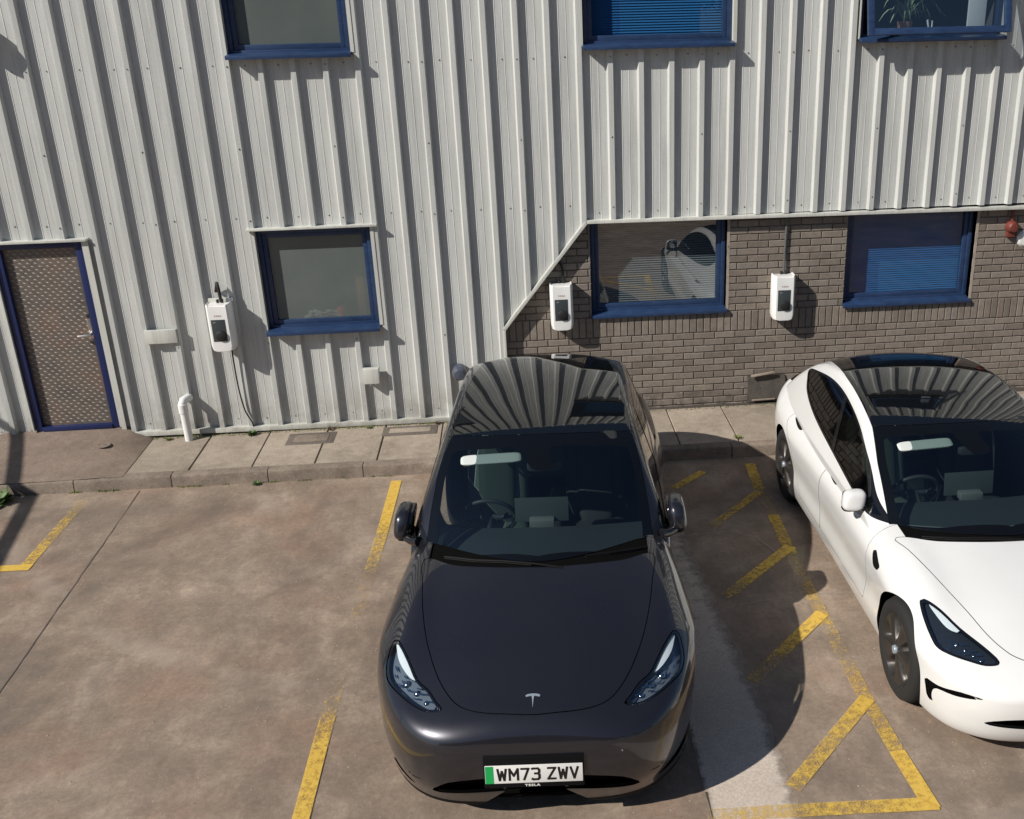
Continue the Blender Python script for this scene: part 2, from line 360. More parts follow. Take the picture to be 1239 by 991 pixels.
# ---------------------------------------------------------------- brick wall
BWALL = empty('brick_wall', (2.8, 0, .1), label='dark brown brick lower wall with a soldier course under the windows', cat='wall')
def inv(o): o.matrix_parent_inverse = Matrix.Translation(-Vector(o.parent.location)); return o
b = MB()
wins = [(.765, 2.205), (3.49, 4.90)]
for (x0, x1) in ((-.4, .765), (2.205, 3.49), (4.90, 6.6)): b.box(x0, x1, .008, .14, 1.19, 2.3)
b.box(-.4, 6.6, .008, .14, 0, 1.19)
inv(b.build('mortar_bed', M_MORTAR, BWALL))
BR = []
def addrow(z0, z1, joints, lo=-.3, hi=6.5, cuts=()):
    for a, c in zip(joints, joints[1:]):
        a2, c2 = a + .0048, c - .0048
        for (u, v) in cuts:
            if a2 >= u - .001 and c2 <= v + .001: a2 = c2
            elif a2 < u < c2 and c2 <= v: c2 = u
            elif a2 >= u and a2 < v < c2: a2 = v
        if c2 - a2 > .02 and a2 > lo and c2 < hi: BR.append((a2, c2, z0, z1))
for R in range(-5, 26):
    if 10 <= R <= 12: continue
    zc = 1.8895 - .075 * R; off = 2.427 if R % 2 == 0 else 2.314
    js = [off + .225 * i for i in range(-14, 20)]
    lo = -.3 if R > 12 else -.25 + (zc - 1.1) * .78 - .1
    addrow(zc - .0325, zc + .0325, js, lo, 6.5, wins if R < 10 else ())
js = [.03 + .0745 * i for i in range(-5, 90)]
addrow(.957, 1.172, js)
def brick_v(a, c, z0, z1):
    e = .004; d = rnd(-.0025, .0015); t = rnd(-.0012, .0012)
    y = d
    V = [(a, .012, z0), (c, .012, z0), (c, .012, z1), (a, .012, z1), (a, y + .004, z0), (c, y + .004 + t, z0), (c, y + .004 + t, z1), (a, y + .004, z1), (a + e, y, z0 + e), (c - e, y + t, z0 + e), (c - e, y + t, z1 - e), (a + e, y, z1 - e)]
    F = [(0, 1, 5, 4), (1, 2, 6, 5), (2, 3, 7, 6), (3, 0, 4, 7), (4, 5, 9, 8), (5, 6, 10, 9), (6, 7, 11, 10), (7, 4, 8, 11), (8, 9, 10, 11)]
    return V, F
def vis(q):
    x = (q[0] + q[1]) / 2; z = (q[2] + q[3]) / 2
    s = math.hypot(x, math.hypot(10.4, 4.27 - z)) - 3 * ((q[1] - q[0]) * (q[3] - q[2]) > .012)
    if x > 5.3 or x < .05 or z > 2.1 or z < .14: s += 50
    if x < .75 and z < .62 or x < .1: s += 30
    if x > 2.7 and z < .45: s += 30
    if x > 3.3 and z < .70: s += 20
    return s
BR.sort(key=vis); rest = MB(); mecache = {}
for i, q in enumerate(BR):
    if i < 300:
        w = round((q[1] - q[0]), 3); h = round(q[3] - q[2], 3); key = (w, h, random.randrange(3))
        if key not in mecache:
            V, F = brick_v(-w / 2, w / 2, -h / 2, h / 2); me = bpy.data.meshes.new('brick'); me.from_pydata(V, [], F); me.materials.append(M_BRICK); mecache[key] = me
        o = link('brick', mecache[key], None, BWALL); o.location = ((q[0] + q[1]) / 2 - 2.8, rnd(-.0015, .0015), (q[2] + q[3]) / 2 - .1); o.rotation_euler = (rnd(-.01, .01), rnd(-.006, .006), rnd(-.01, .01))
    else: rest.add(*brick_v(*q))
inv(rest.build('bricks_remaining', M_BRICK, BWALL, recalc=False, kind='stuff'))
# reveals at the brick windows
M_REV = m_concrete('reveal_render', (.26, .215, .18), (.33, .28, .23), (.40, .34, .28), 3)
b = MB()
for x in (2.205, 4.90): b.box(x, x + .028, -.003, .13, 1.19, 2.25)
for x in (.765, 3.49): b.box(x - .012, x, .005, .13, 1.19, 2.25)
inv(b.build('window_reveal', M_REV, BWALL))

# ---------------------------------------------------------------- metal cladding
CW = empty('metal_clad_wall', (0, 0, .15), label='pale grey ribbed metal cladding covering the building front', cat='wall')
PIT = .29884; X0 = -4.2117 - .138
PAN, CRN = -.050, -.096
prof = [(0, CRN), (.012, PAN), (.083, PAN), (.089, PAN - .0028), (.095, PAN), (.155, PAN), (.161, PAN - .0028), (.167, PAN), (.2365, PAN), (.2515, CRN)]
opens = [(-2.56, -1.435, 1.21, 2.262), (-2.56, -1.435, 3.89, 4.99), (.745, 2.20, 3.90, 4.99), (3.455, 4.91, 3.90, 4.99), (-5.06, -4.205, .0, 2.225), (.745, 6.8, .0, 2.215)]
TOPZ = 5.75
def zlow(x):
    if x < -.158: return .20 - .0085 * (x + 4.2)
    if x < .745: return 1.125 + (x + .158) / .903 * 1.10
    return 2.225
def clad_sheet(i0, n):
    b = MB()
    for i in range(i0, i0 + n):
        xs = [(X0 + i * PIT + a, y) for a, y in prof] + [(X0 + (i + 1) * PIT, CRN)]
        for (xa, ya), (xb, yb) in zip(xs, xs[1:]):
            cuts = sorted({xa, xb} | {c for o in opens for c in o[:2] if xa < c < xb} | {c for c in (-.158, .745) if xa < c < xb})
            for u, v in zip(cuts, cuts[1:]):
                yu = ya + (yb - ya) * (u - xa) / (xb - xa); yv = ya + (yb - ya) * (v - xa) / (xb - xa); m = (u + v) / 2
                blk = sorted([(o[2], o[3]) for o in opens if o[0] < m < o[1]])
                z = None; spans = []; lo = 0
                for (p, q) in blk: spans.append((lo, p)); lo = q
                spans.append((lo, TOPZ))
                for k, (p, q) in enumerate(spans):
                    pu, pv_ = max(p, zlow(u + 1e-5)), max(p, zlow(v - 1e-5))
                    if q - max(pu, pv_) < .005: continue
                    b.add([(u, yu, pu), (v, yv, pv_), (v, yv, q), (u, yu, q)], [(0, 1, 2, 3)])
    if not b.v: return
    me = bpy.data.meshes.new('cladding_sheet'); me.from_pydata(b.v, [], b.f)
    bm = bmesh.new(); bm.from_mesh(me); bmesh.ops.remove_doubles(bm, verts=bm.verts, dist=.0004); bm.to_mesh(me); bm.free()
    o = link('cladding_sheet', me, M_CLAD, CW); inv(o)
    return o
for i in range(-9, 40, 3): 
    o = clad_sheet(i, 3)
    if o: o.location.y += 0.0012 * (i % 2)
# wall core behind the sheets, with the rooms' openings left free
b = MB()
def core(x0, x1, z0, z1): b.box(x0, x1, -.02, .14, z0, z1)
core(-8, -5.06, 0, TOPZ); core(-5.06, -4.205, 2.24, TOPZ); core(-4.205, -2.56, 0, TOPZ); core(-2.56, -1.435, 0, 1.21); core(-2.56, -1.435, 2.262, 3.89); core(-2.56, -1.435, 4.99, TOPZ)
core(-1.435, -.17, 0, TOPZ); core(-.17, .745, 2.3, TOPZ); core(.745, 2.20, 2.3, 3.90); core(.745, 2.20, 4.99, TOPZ); core(2.20, 3.455, 2.3, TOPZ); core(3.455, 4.91, 2.3, 3.90); core(3.455, 4.91, 4.99, TOPZ); core(4.91, 8, 2.3, TOPZ)
inv(b.build('wall_core', M_DARK, CW))
b = MB(); b.box(-.17, .745, .005, .14, 2.15, 2.3)
# trims
def trim(name, pts, w=.045, dep=.02, y=-.10):
    b = MB()
    for (a, c) in zip(pts, pts[1:]):
        a = Vector((a[0], 0, a[1])); c = Vector((c[0], 0, c[1])); t = (c - a).normalized(); n = Vector((-t.z, 0, t.x)) * w
        lo = [a, c, c + n, a + n]
        V = [(p.x, y, p.z) for p in lo] + [(p.x, y + dep + .07, p.z) for p in lo]
        b.add(V, [(0, 1, 2, 3), (4, 7, 6, 5), (0, 4, 5, 1), (3, 2, 6, 7), (0, 3, 7, 4), (1, 5, 6, 2)])
    return inv(b.build(name, M_TRIM, CW, bevel=.004))
trim('base_trim', [(-4.19, .150), (-.16, .115)], .052, .03, -.105); trim('base_trim', [(-7, .155), (-5.07, .158)], .052, .03, -.105)
trim('edge_trim', [(.735, 2.195), (6.6, 2.195 - .0065 * 5.9)], .036)
trim('edge_trim', [(-.150, 1.108), (.738, 2.193)], .036, y=-.1015)
trim('edge_trim', [(-.151, .12), (-.151, 1.11)], .030, y=-.1005)
b = MB(); b.box(-2.63, -1.36, -.135, -.03, 2.262, 2.284); inv(b.build('head_flashing', M_TRIM, CW, bevel=.003))
b = MB(); b.box(-5.12, -4.145, -.135, -.03, 2.228, 2.252); inv(b.build('head_flashing', M_TRIM, CW, bevel=.003))
b = MB()
for (x, z0, z1) in ((-1.435, 1.24, 2.26), (-1.435, 3.9, 4.98), (2.20, 3.9, 4.98), (4.91, 3.9, 4.98)):
    b.box(x, x + .012, -.1, -.0, z0, z1); b.box(x + .012, x + .035, -.1005, -.093, z0, z1)
for (x, z0, z1) in ((-2.56, 1.24, 2.26), (-2.56, 3.9, 4.98), (.745, 3.9, 4.98), (3.455, 3.9, 4.98)): b.box(x - .012, x, -.1, 0, z0, z1)
b.box(-4.205, -4.19, -.1, -.0, .27, 2.22); b.box(-4.19, -4.143, -.1008, -.094, .2, 2.22); b.box(-5.075, -5.06, -.1, 0, .27, 2.22)
inv(b.build('jamb_flashing', M_TRIM, CW))
# screws
b = MB()
def screw(x, z, y=PAN):
    r_ = .0065 + rnd(0, .003); V = [(x, y - .009, z)]; n = 7
    for k in range(n): V.append((x + r_ * math.cos(2 * math.pi * k / n), y - .002, z + r_ * math.sin(2 * math.pi * k / n)))
    b.add(V, [(0, 1 + k, 1 + (k + 1) % n) for k in range(n)])
for i in range(-6, 34):
    x = X0 + i * PIT + .138 + rnd(-.006, .006)
    for z in (3.804, 2.378 if x < .74 else 2.30, 5.3, .27):
        if z < 2.3 and x > -.2: continue
        if any(o[0] - .03 < x < o[1] + .03 and o[2] - .03 < z < o[3] + .03 for o in opens[:5]): continue
        if zlow(x) < z - .03: screw(x, z + rnd(-.006, .006))
for i in range(-6, 36, 3):
    x = X0 + i * PIT - .024
    for z in (1.1, 2.36, 3.05, 3.80):
        if not any(o[0] < x < o[1] and o[2] < z < o[3] for o in opens) and zlow(x) < z - .03: screw(x, z, CRN)
b2 = b; inv(b2.build('screws', M_SCREW, CW, kind='stuff'))

# ---------------------------------------------------------------- windows
def m_blind(c): return mat('blind_slat', c, .5)
def m_frost():
    m = mat('frosted_pane', (.12, .135, .13), .12, spec=.6); k = NT(m); a = k.noise(1.5, 3, .5); k.color(k.ramp(a, [(.3, (.125, .150, .146)), (.7, (.165, .190, .182))])); k.b.inputs['Alpha'].default_value = .76
    k.b.inputs['Roughness'].default_value = .06; return m
M_FROST = m_frost()
def frame_mb(x0, x1, z0, z1, t, y0, y1):
    b = MB(); b.box(x0, x0 + t, y0, y1, z0, z1); b.box(x1 - t, x1, y0, y1, z0, z1); b.box(x0 + t, x1 - t, y0, y1, z0, z0 + t); b.box(x0 + t, x1 - t, y0, y1, z1 - t, z1); return b
def room(x0, x1, z0, z1, y0, parent, m=None, depth=1.8):
    b = MB(); a = .12
    b.add([(x0 - a, y0, z0 - a), (x1 + a, y0, z0 - a), (x1 + a, y0, z1 + a), (x0 - a, y0, z1 + a), (x0 - a, y0 + depth, z0 - a), (x1 + a, y0 + depth, z0 - a), (x1 + a, y0 + depth, z1 + a), (x0 - a, y0 + depth, z1 + a)],
          [(4, 5, 6, 7), (0, 4, 7, 3), (1, 2, 6, 5), (0, 1, 5, 4), (3, 7, 6, 2)])
    return b.build('room_lining', m or M_ROOM, parent, recalc=False)
def window(x0, x1, z0, z1, yf, label, pane, sill_y, blind=None, opening=False, clad=True, group='blue framed windows'):
    W = empty('window', label=label, cat='window', group=group)
    t = .042; t2 = .048
    frame_mb(x0, x1, z0, z1, t, yf, yf + .07).build('frame', M_BLUE, W, bevel=.003)
    gx0, gx1, gz0, gz1 = x0 + t, x1 - t, z0 + t, z1 - t
    if opening:
        H = gz1 - .02
        Mx = Matrix.Translation((0, yf - .02, H)) @ Matrix.Rotation(math.radians(-13.0), 4, 'X') @ Matrix.Translation((0, 0, -H))
        sb = frame_mb(gx0 - .03, gx1 + .03, gz0 - .03, gz1, .06, -.025, .02); sb.v = [tuple(Mx @ Vector(v)) for v in sb.v]
        sash = sb.build('sash', M_BLUE, W, bevel=.003)
        pb = MB(); pb.add([(gx0 + .03, 0, gz0 + .03), (gx1 - .03, 0, gz0 + .03), (gx1 - .03, 0, gz1 - .05), (gx0 + .03, 0, gz1 - .05)], [(0, 1, 2, 3)], Mx); pb.build('pane', pane, sash)
        hb_ = MB(); q = Mx @ Vector((gx1 + .0, -.02, gz0)); hb_.tube([(gx1 - .03, yf + .02, gz0 + .03), (gx1 - .05, q.y + .05, gz0 + .02)], .008, 6); hb_.build('stay_arm', M_STEEL, W)
    else:
        sash = frame_mb(gx0, gx1, gz0, gz1, t2, yf + .018, yf + .06).build('sash', M_BLUE, W, bevel=.004)
        pb = MB(); pb.add([(gx0 + t2, yf + .045, gz0 + t2), (gx1 - t2, yf + .045, gz0 + t2), (gx1 - t2, yf + .045, gz1 - t2), (gx0 + t2, yf + .045, gz1 - t2)], [(0, 1, 2, 3)]); pb.build('pane', pane, sash)
    # sill: sloping top, front lip
    b = MB(); zt = z0 + .012; ov = .012
    pr = [(yf + .01, zt + .012), (sill_y, zt - .012), (sill_y, zt - .046), (sill_y + .008, zt - .046), (sill_y + .008, zt - .03), (yf + .01, zt - .03)]
    V = [(x0 - ov, y, z) for y, z in pr] + [(x1 + ov, y, z) for y, z in pr]; n = len(pr)
    b.add(V, [tuple(range(n)), tuple(range(n, 2 * n))[::-1]] + [(i, n + i, n + (i + 1) % n, (i + 1) % n) for i in range(n)]); b.build('sill', M_BLUE, W, bevel=.002)
    room(gx0, gx1, gz0, gz1, yf + .08, W)
    if blind:
        h_ = blind[2]; z = gz0 + .05; A = MB(); B_ = MB()
        while z < gz1 - .02:
            def slat(mb, u, v): mb.add([(u, yf + .10, z - h_), (v, yf + .10, z - h_), (v, yf + .114, z + h_), (u, yf + .114, z + h_)], [(0, 1, 2, 3)])
            bd = blind[1]
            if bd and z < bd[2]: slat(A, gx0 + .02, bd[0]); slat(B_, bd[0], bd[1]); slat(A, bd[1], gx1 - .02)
            else: slat(A, gx0 + .02, gx1 - .02)
            z += .0245
        A.build('blind_slats', blind[0], W, recalc=False, kind='stuff')
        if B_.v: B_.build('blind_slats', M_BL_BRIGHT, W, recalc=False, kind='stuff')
    return W
M_BL_BRIGHT = m_blind((.042, .20, .39)); M_BL_BLUE = m_blind((.032, .155, .34)); M_BL_GREY = m_blind((.30, .32, .32))  # blue reflection of the panes put into the slat colour, brighter over part
w1 = window(-2.555, -1.44, 1.225, 2.258, -.035, 'frosted lower window above the pavement with items showing on its sill', M_FROST, -.175)
w0 = window(-2.555, -1.44, 3.895, 4.985, -.035, 'plain frosted upper window at the top left', M_FROST, -.175)
w3 = window(.75, 2.195, 3.90, 4.985, -.035, 'upper middle window with a blue reflection painted into its blinds', M_GLASS_B, -.175, (M_BL_BLUE, (1.12, 2.12, 9), .0118))
w4 = window(3.46, 4.905, 3.90, 4.985, -.035, 'upper right window with its sash tilted open and a plant inside', M_GLASS_W, -.175, opening=True)
w5 = window(.77, 2.20, 1.205, 2.27, .07, 'brick wall window reflecting a white car over grey blinds', M_GLASS_W, -.04, (M_BL_GREY, None, .008))
w6 = window(3.495, 4.895, 1.19, 2.265, .07, 'brick wall window with a dark blue reflection painted into its blinds, beside the rightmost charger', M_GLASS_B, -.04, (M_BL_BLUE, (3.93, 4.82, 1.62), .0118))
# unused blue board colour, and things on the sills
M_BOARD = mat('blue_board', (.09, .36, .68), .6)
def thing_box(name, x0, x1, y0, y1, z0, z1, m, label, cat, bevel=.004): 
    b = MB(); b.box(x0, x1, y0, y1, z0, z1); return b.build(name, m, bevel=bevel, label=label, cat=cat)
M_PAPER = mat('white_paper', (.75, .78, .78), .7)
b = MB()
for k in range(7): 
    Mx = Matrix.Translation((-2.15 + .045 * k, .045, 1.335 + .012 * (k % 3))) @ Matrix.Rotation(rnd(-.5, .5), 4, 'Y'); b.box(-.06, .06, -.015, .015, -.012, .02, Mx)
b.build('paper_pile', M_PAPER, bevel=.003, label='crumpled white papers behind the frosted lower window', cat='papers')
b = MB(); b.lathe([(.0001, 0), (.05, 0), (.055, .05), (.04, .09), (.0001, .10)], 14); o = b.build('red_cup', mat('red_plastic', (.75, .10, .06), .5), smooth=True, label='small red cup behind the frosted lower window', cat='cup'); o.location = (-1.83, .075, 1.31)
thing_box('cardboard_box', -2.38, -2.29, .08, .14, 1.30, 1.56, mat('cardboard', (.36, .24, .15), .8), 'tan cardboard box at the left behind the frosted lower window', 'box')
thing_box('orange_folder', -1.66, -1.58, .09, .12, 1.30, 1.70, mat('orange_card', (.40, .22, .08), .8), 'orange folder at the right behind the frosted lower window', 'folder')
# spider plant in the open window
e = empty('house_plant', (3.98, .12, 3.93), label='spiky spider plant in a pot behind the open upper right window', cat='plant')
b = MB(); b.lathe([(.0001, 0), (.06, 0), (.075, .12), (.068, .12), (.0001, .10)], 16); b.build('pot', mat('pot_clay', (.35, .2, .12), .7), e, smooth=True)
M_LEAF = mat('plant_leaf', (.20, .30, .16), .5)
for k in range(26):
    a = rnd(0, 6.28); L_ = rnd(.22, .42); h = rnd(.10, .28); pts = []
    for j in range(7): t = j / 6; pts.append(Vector((math.cos(a) * L_ * t, math.sin(a) * L_ * t * .5, .12 + h * math.sin(t * 2.4) - .10 * t * t)))
    b = MB(); V = []; F = []
    for j, p in enumerate(pts):
        w = .011 * (1 - (j / 6) ** 2) + .001; V += [(p.x - w * math.sin(a), p.y + w * math.cos(a), p.z), (p.x + w * math.sin(a), p.y - w * math.cos(a), p.z + .003)]
        if j: F.append((2 * j - 2, 2 * j - 1, 2 * j + 1, 2 * j))
    b.add(V, F); b.build('leaf', M_LEAF, e, recalc=False)
thing_box('window_board', 4.62, 4.80, .10, .13, 3.90, 4.75, M_PAPER, 'tall white board leaning inside the open upper right window', 'board')
b = MB(); b.tube([(4.22, .09, 3.95), (4.20, .09, 4.06)], .010, 8); b.tube([(4.25, .09, 3.95), (4.25, .09, 4.05)], .008, 8); b.build('marker_pens', M_PAPER, label='two white pens standing on the sill of the open window', cat='pens')

# ---------------------------------------------------------------- door
D = empty('door', (-4.63, 0, .27), label='tread plate service door in a blue frame at the left', cat='door')
def m_tread():
    m = mat('tread_plate', (.30, .245, .215), .5, .35); k = NT(m); a = k.noise(2.4, 5, .65); b_ = k.noise(22, 5, .7); 
    col = k.ramp(a, [(.35, (.125, .112, .102)), (.5, (.165, .142, .124)), (.62, (.195, .138, .108)), (.72, (.205, .170, .145))]); col = k.mix(col, k.ramp(b_, [(.3, .38), (.7, .6)]), .6, 'OVERLAY'); k.color(col); k.rough(k.ramp(b_, [(.3, .36), (.7, .55)])); return m
M_TREAD = m_tread(); M_LUG = mat('tread_lug', (.34, .30, .265), .62, .15)
b = MB(); b.box(-5.055, -4.985, -.075, .02, .26, 2.222); b.box(-4.285, -4.212, -.075, .02, .26, 2.222); b.box(-4.985, -4.285, -.075, .02, 2.165, 2.222); b.box(-4.985, -4.285, -.085, .02, .255, .30); inv(b.build('door_frame', M_DOORBLUE, D, bevel=.004))
b = MB(); b.box(-4.985, -4.285, -.030, .01, .300, 2.165); leaf = inv(b.build('door_leaf', M_TREAD, D))
b = MB(); r_ = 0; z = .33
while z < 2.15:
    x = -4.955 + (.0365 if r_ % 2 else 0)
    while x < -4.30:
        dx, dz = .022, .009; V = [(x - dx, -.0303, z + dz * .2), (x - dx * .1, -.0303, z - dz * .9), (x + dx, -.0303, z - dz * .2), (x + dx * .1, -.0303, z + dz * .9), (x, -.0345, z)]
        V = [(x - dx, -.0303, z + dz), (x - dx * .2, -.0303, z - dz), (x + dx, -.0303, z - dz), (x + dx * .2, -.0303, z + dz * .7), (x, -.0348, z)]
        b.add(V, [(0, 1, 4), (1, 2, 4), (2, 3, 4), (3, 0, 4)]); x += .073
    z += .033; r_ += 1
o = b.build('tread_lugs', M_LUG, leaf, recalc=False, kind='stuff')
b = MB(); b.box(-4.335, -4.290, -.042, -.028, 1.22, 1.42); b.build('lock_plate', M_STEEL, leaf, bevel=.003)
b = MB(); b.tube([(-4.312, -.04, 1.27), (-4.312, -.085, 1.27), (-4.345, -.09, 1.268), (-4.43, -.088, 1.262)], .014, 10); b.build('handle', mat('bright_chrome', (.85, .84, .8), .25, 1), leaf, smooth=True)
b = MB(); b.tube([(-4.30, -.040, 1.46), (-4.30, -.055, 1.46)], .022, 12); b.build('lock_cylinder', M_BLACK, leaf)

# ---------------------------------------------------------------- fittings on the wall
M_CHG = mat('charger_shell', (.80, .80, .78), .28, coat=.3); M_CHP = mat('charger_panel', (.045, .055, .06), .35); M_CHB = mat('charger_back', (.10, .10, .105), .5)
M_RED = mat('logo_red', (.42, .20, .18), .5); M_GRYT = mat('logo_grey', (.35, .35, .35), .5)
def text_mesh(txt, size, name, m, parent, loc, rot, sx=1.0, off=0, ext=.0006, align='CENTER'):
    cu = bpy.data.curves.new(name, 'FONT'); cu.body = txt; cu.size = size; cu.align_x = align; cu.align_y = 'CENTER'; cu.offset = off; cu.extrude = ext; cu.resolution_u = 3; cu.space_character = 1.14
    t = bpy.data.objects.new(name, cu); COL.objects.link(t); bpy.context.view_layer.update()
    me = bpy.data.meshes.new_from_object(t.evaluated_get(bpy.context.evaluated_depsgraph_get())); bpy.data.objects.remove(t); bpy.data.curves.remove(cu)
    o = link(name, me, None, parent); me.materials.clear(); me.materials.append(m); o.location = loc; o.rotation_euler = rot; o.scale = (sx, 1, 1); return o
def charger(x, z, yb, label):
    E = empty('wall_charger', (x, yb, z), label=label, cat='charger', group='white wall chargers')
    w, h, d = .118, .235, .16
    outl = [(-w, h - .01), (-w * .94, h + .012), (-w * .80, h - .002), (w * .80, h - .002), (w * .94, h + .012), (w, h - .01), (w, -h + .05), (w * .90, -h - .0), (w * .55, -h - .012), (-w * .55, -h - .012), (-w * .90, -h), (-w, -h + .05)]
    b = MB(); n = len(outl); V = [(a, 0, c) for a, c in outl] + [(a, -d * .72, c) for a, c in outl] + [(a * .80, -d, c * .985) for a, c in outl]
    b.add(V, [tuple(range(n)), tuple(range(2 * n, 3 * n))[::-1]] + [(i, (i + 1) % n, n + (i + 1) % n, n + i) for i in range(n)] + [(n + i, n + (i + 1) % n, 2 * n + (i + 1) % n, 2 * n + i) for i in range(n)])
    b.build('shell', M_CHG, E, bevel=.006, seg=3)
    b = MB(); b.box(-.075, .062, -d - .003, -d + .02, -.135, .092); pn = b.build('display_panel', M_CHP, E, bevel=.003)
    b = MB(); b.lathe([(.0001, -.020), (.040, -.020), (.052, -.014), (.054, 0)], 24, 'y'); s_ = b.build('socket', M_BLACK, pn, smooth=True); s_.location = (.005, -d - .003, -.075)
    b = MB(); b.box(-.055, -.03, -d - .0042, -d, .062, .068); b.build('status_text', M_GRYT, pn)
    text_mesh('KEBA', .024, 'logo', M_RED, E, (0, -d - .0008, .130), (math.pi / 2, 0, 0), 1.2)
    b = MB(); b.box(-.09, .09, 0, .02, -.2, .2); b.build('back_plate', M_CHB, E)
    for gx, gh in ((.03, .035), (-.015, .03)): b = MB(); b.tube([(gx, -.03, h - .01), (gx, -.03, h + gh)], .013, 8); b.build('cable_gland', M_BLACK, E)
    return E
charger(-2.985, 1.33, -.115, 'white wall charger mounted on the ribbed metal cladding')
charger(.445, 1.345, -.012, 'white wall charger on brick below the sloping edge of the cladding')
charger(2.80, 1.335, -.012, 'white wall charger on brick between the two brick wall windows')
b = MB(); b.box(-3.10, -2.86, -.112, -.092, 1.12, 1.60); b.build('mounting_board', M_TRIM, bevel=.003, label='pale board fixed to the ribs behind the left charger', cat='board')
def cable(pts, r_, label, m=None, cat='cable'):
    b = MB(); P = [Vector(p) for p in pts]; Q = []
    for i in range(len(P) - 1):
        p0 = P[max(i - 1, 0)]; p1 = P[i]; p2 = P[i + 1]; p3 = P[min(i + 2, len(P) - 1)]
        for j in range(6):
            t = j / 6; Q.append(.5 * ((2 * p1) + (p2 - p0) * t + (2 * p0 - 5 * p1 + 4 * p2 - p3) * t * t + (3 * p1 - p0 - 3 * p2 + p3) * t ** 3))
    Q.append(P[-1]); b.tube(Q, r_, 8); return b.build('cable', m or M_BLACK, smooth=True, label=label, cat=cat)
cable([(-2.965, -.15, 1.57), (-2.97, -.15, 1.70), (-2.985, -.13, 1.76), (-3.0, -.10, 1.72), (-3.02, -.08, 1.66)], .016, 'black cable looping out above the left charger')
cable([(-2.94, -.135, 1.10), (-2.945, -.125, .90), (-2.94, -.12, .62), (-2.92, -.115, .42), (-2.90, -.115, .34), (-2.86, -.11, .24), (-2.86, -.09, .17)], .0075, 'black cable running down from the left charger to the ground')
cable([(.47, -.04, 1.57), (.47, -.03, 1.72), (.43, -.02, 1.82), (.36, -.01, 1.88), (.30, .0, 1.90)], .013, 'black cable curving up from the charger by the sloping cladding edge')
cable([(2.815, -.03, 1.57), (2.818, -.025, 1.80), (2.825, -.022, 2.0), (2.83, -.02, 2.22)], .012, 'dark conduit rising from the charger between the brick windows to the cladding', M_CHB, 'conduit')
# slotted cover plate, pipe, junction box
b = MB(); b.box(-3.775, -3.465, -.125, -.096, 1.157, 1.300); b.build('cover_plate', M_TRIM, bevel=.005, label='pale rectangular cover plate screwed across the ribs beside the door', cat='cover plate')
e = empty('waste_pipe', (-3.50, -.2, .1), label='white plastic waste pipe with an elbow coming out of the cladding', cat='pipe')
b = MB(); b.tube([(0, 0, 0), (-.005, 0, .38)], .040, 16); b.build('pipe', M_WPLASTIC, e, smooth=True)
b = MB(); b.tube([(-.005, 0, .33), (-.005, 0, .42)], .047, 16); b.build('collar', M_WPLASTIC, e, smooth=True)
b = MB(); b.tube([(-.005, 0, .39), (-.005, .004, .425), (.0, .03, .45), (.02, .07, .452), (.04, .12, .452)], .041, 14); b.build('elbow', M_WPLASTIC, e, smooth=True)
e = empty('junction_box', (-1.575, -.10, .70), label='small square junction box on the cladding below the lower window', cat='junction box')
b = MB(); b.box(-.082, .082, -.065, .01, -.082, .082); b.build('box_body', M_TRIM, e, bevel=.007)
for gx, gz in ((-.02, -.115), (.035, -.10)): b = MB(); b.tube([(gx, -.035, -.08), (gx, -.035, gz)], .008, 8); b.build('cable_gland', M_WPLASTIC, e)
b = MB(); b.lathe([(.0001, -.13), (.05, -.125), (.072, -.10), (.078, -.05), (.075, .03), (.0001, .03)], 24, 'y'); o = b.build('wall_lamp', mat('lamp_grey', (.07, .08, .11), .35), smooth=True, label='round grey wall lamp on the cladding behind the black car', cat='lamp'); o.location = (-.66, -.10, .69)
b = MB(); b.lathe([(.0001, -.16), (.09, -.155), (.12, -.11), (.125, -.03), (.12, .02)], 24, 'y'); o = b.build('wall_lamp', mat('lamp_white', (.6, .62, .6), .4), smooth=True, label='white wall lamp half out of the picture at the top left', cat='lamp'); o.location = (-4.72, -.10, 4.13)
e = empty('fire_alarm', (5.28, 0, 1.97), label='small red bell box on the brick at the right edge', cat='alarm')
MR = mat('alarm_red', (.15, .035, .025), .5)
b = MB(); b.lathe([(.0001, -.095), (.045, -.09), (.068, -.06), (.070, -.01)], 8, 'y'); b.build('bell_body', MR, e, smooth=True)
b = MB(); b.box(-.045, .045, -.05, 0, -.11, -.04); b.build('lower_box', MR, e, bevel=.008)
b = MB(); b.tube([(0, -.02, .06), (0, -.02, .24)], .014, 8); b.build('conduit', MR, e)
b = MB(); b.lathe([(.0001, -.03), (.07, -.028), (.095, -.0), (.098, .0)], 24, 'y'); o = b.build('white_disc', M_WPLASTIC, smooth=True, label='white round plate on the brick under the red bell', cat='disc'); o.location = (5.46, -.0, 1.83)
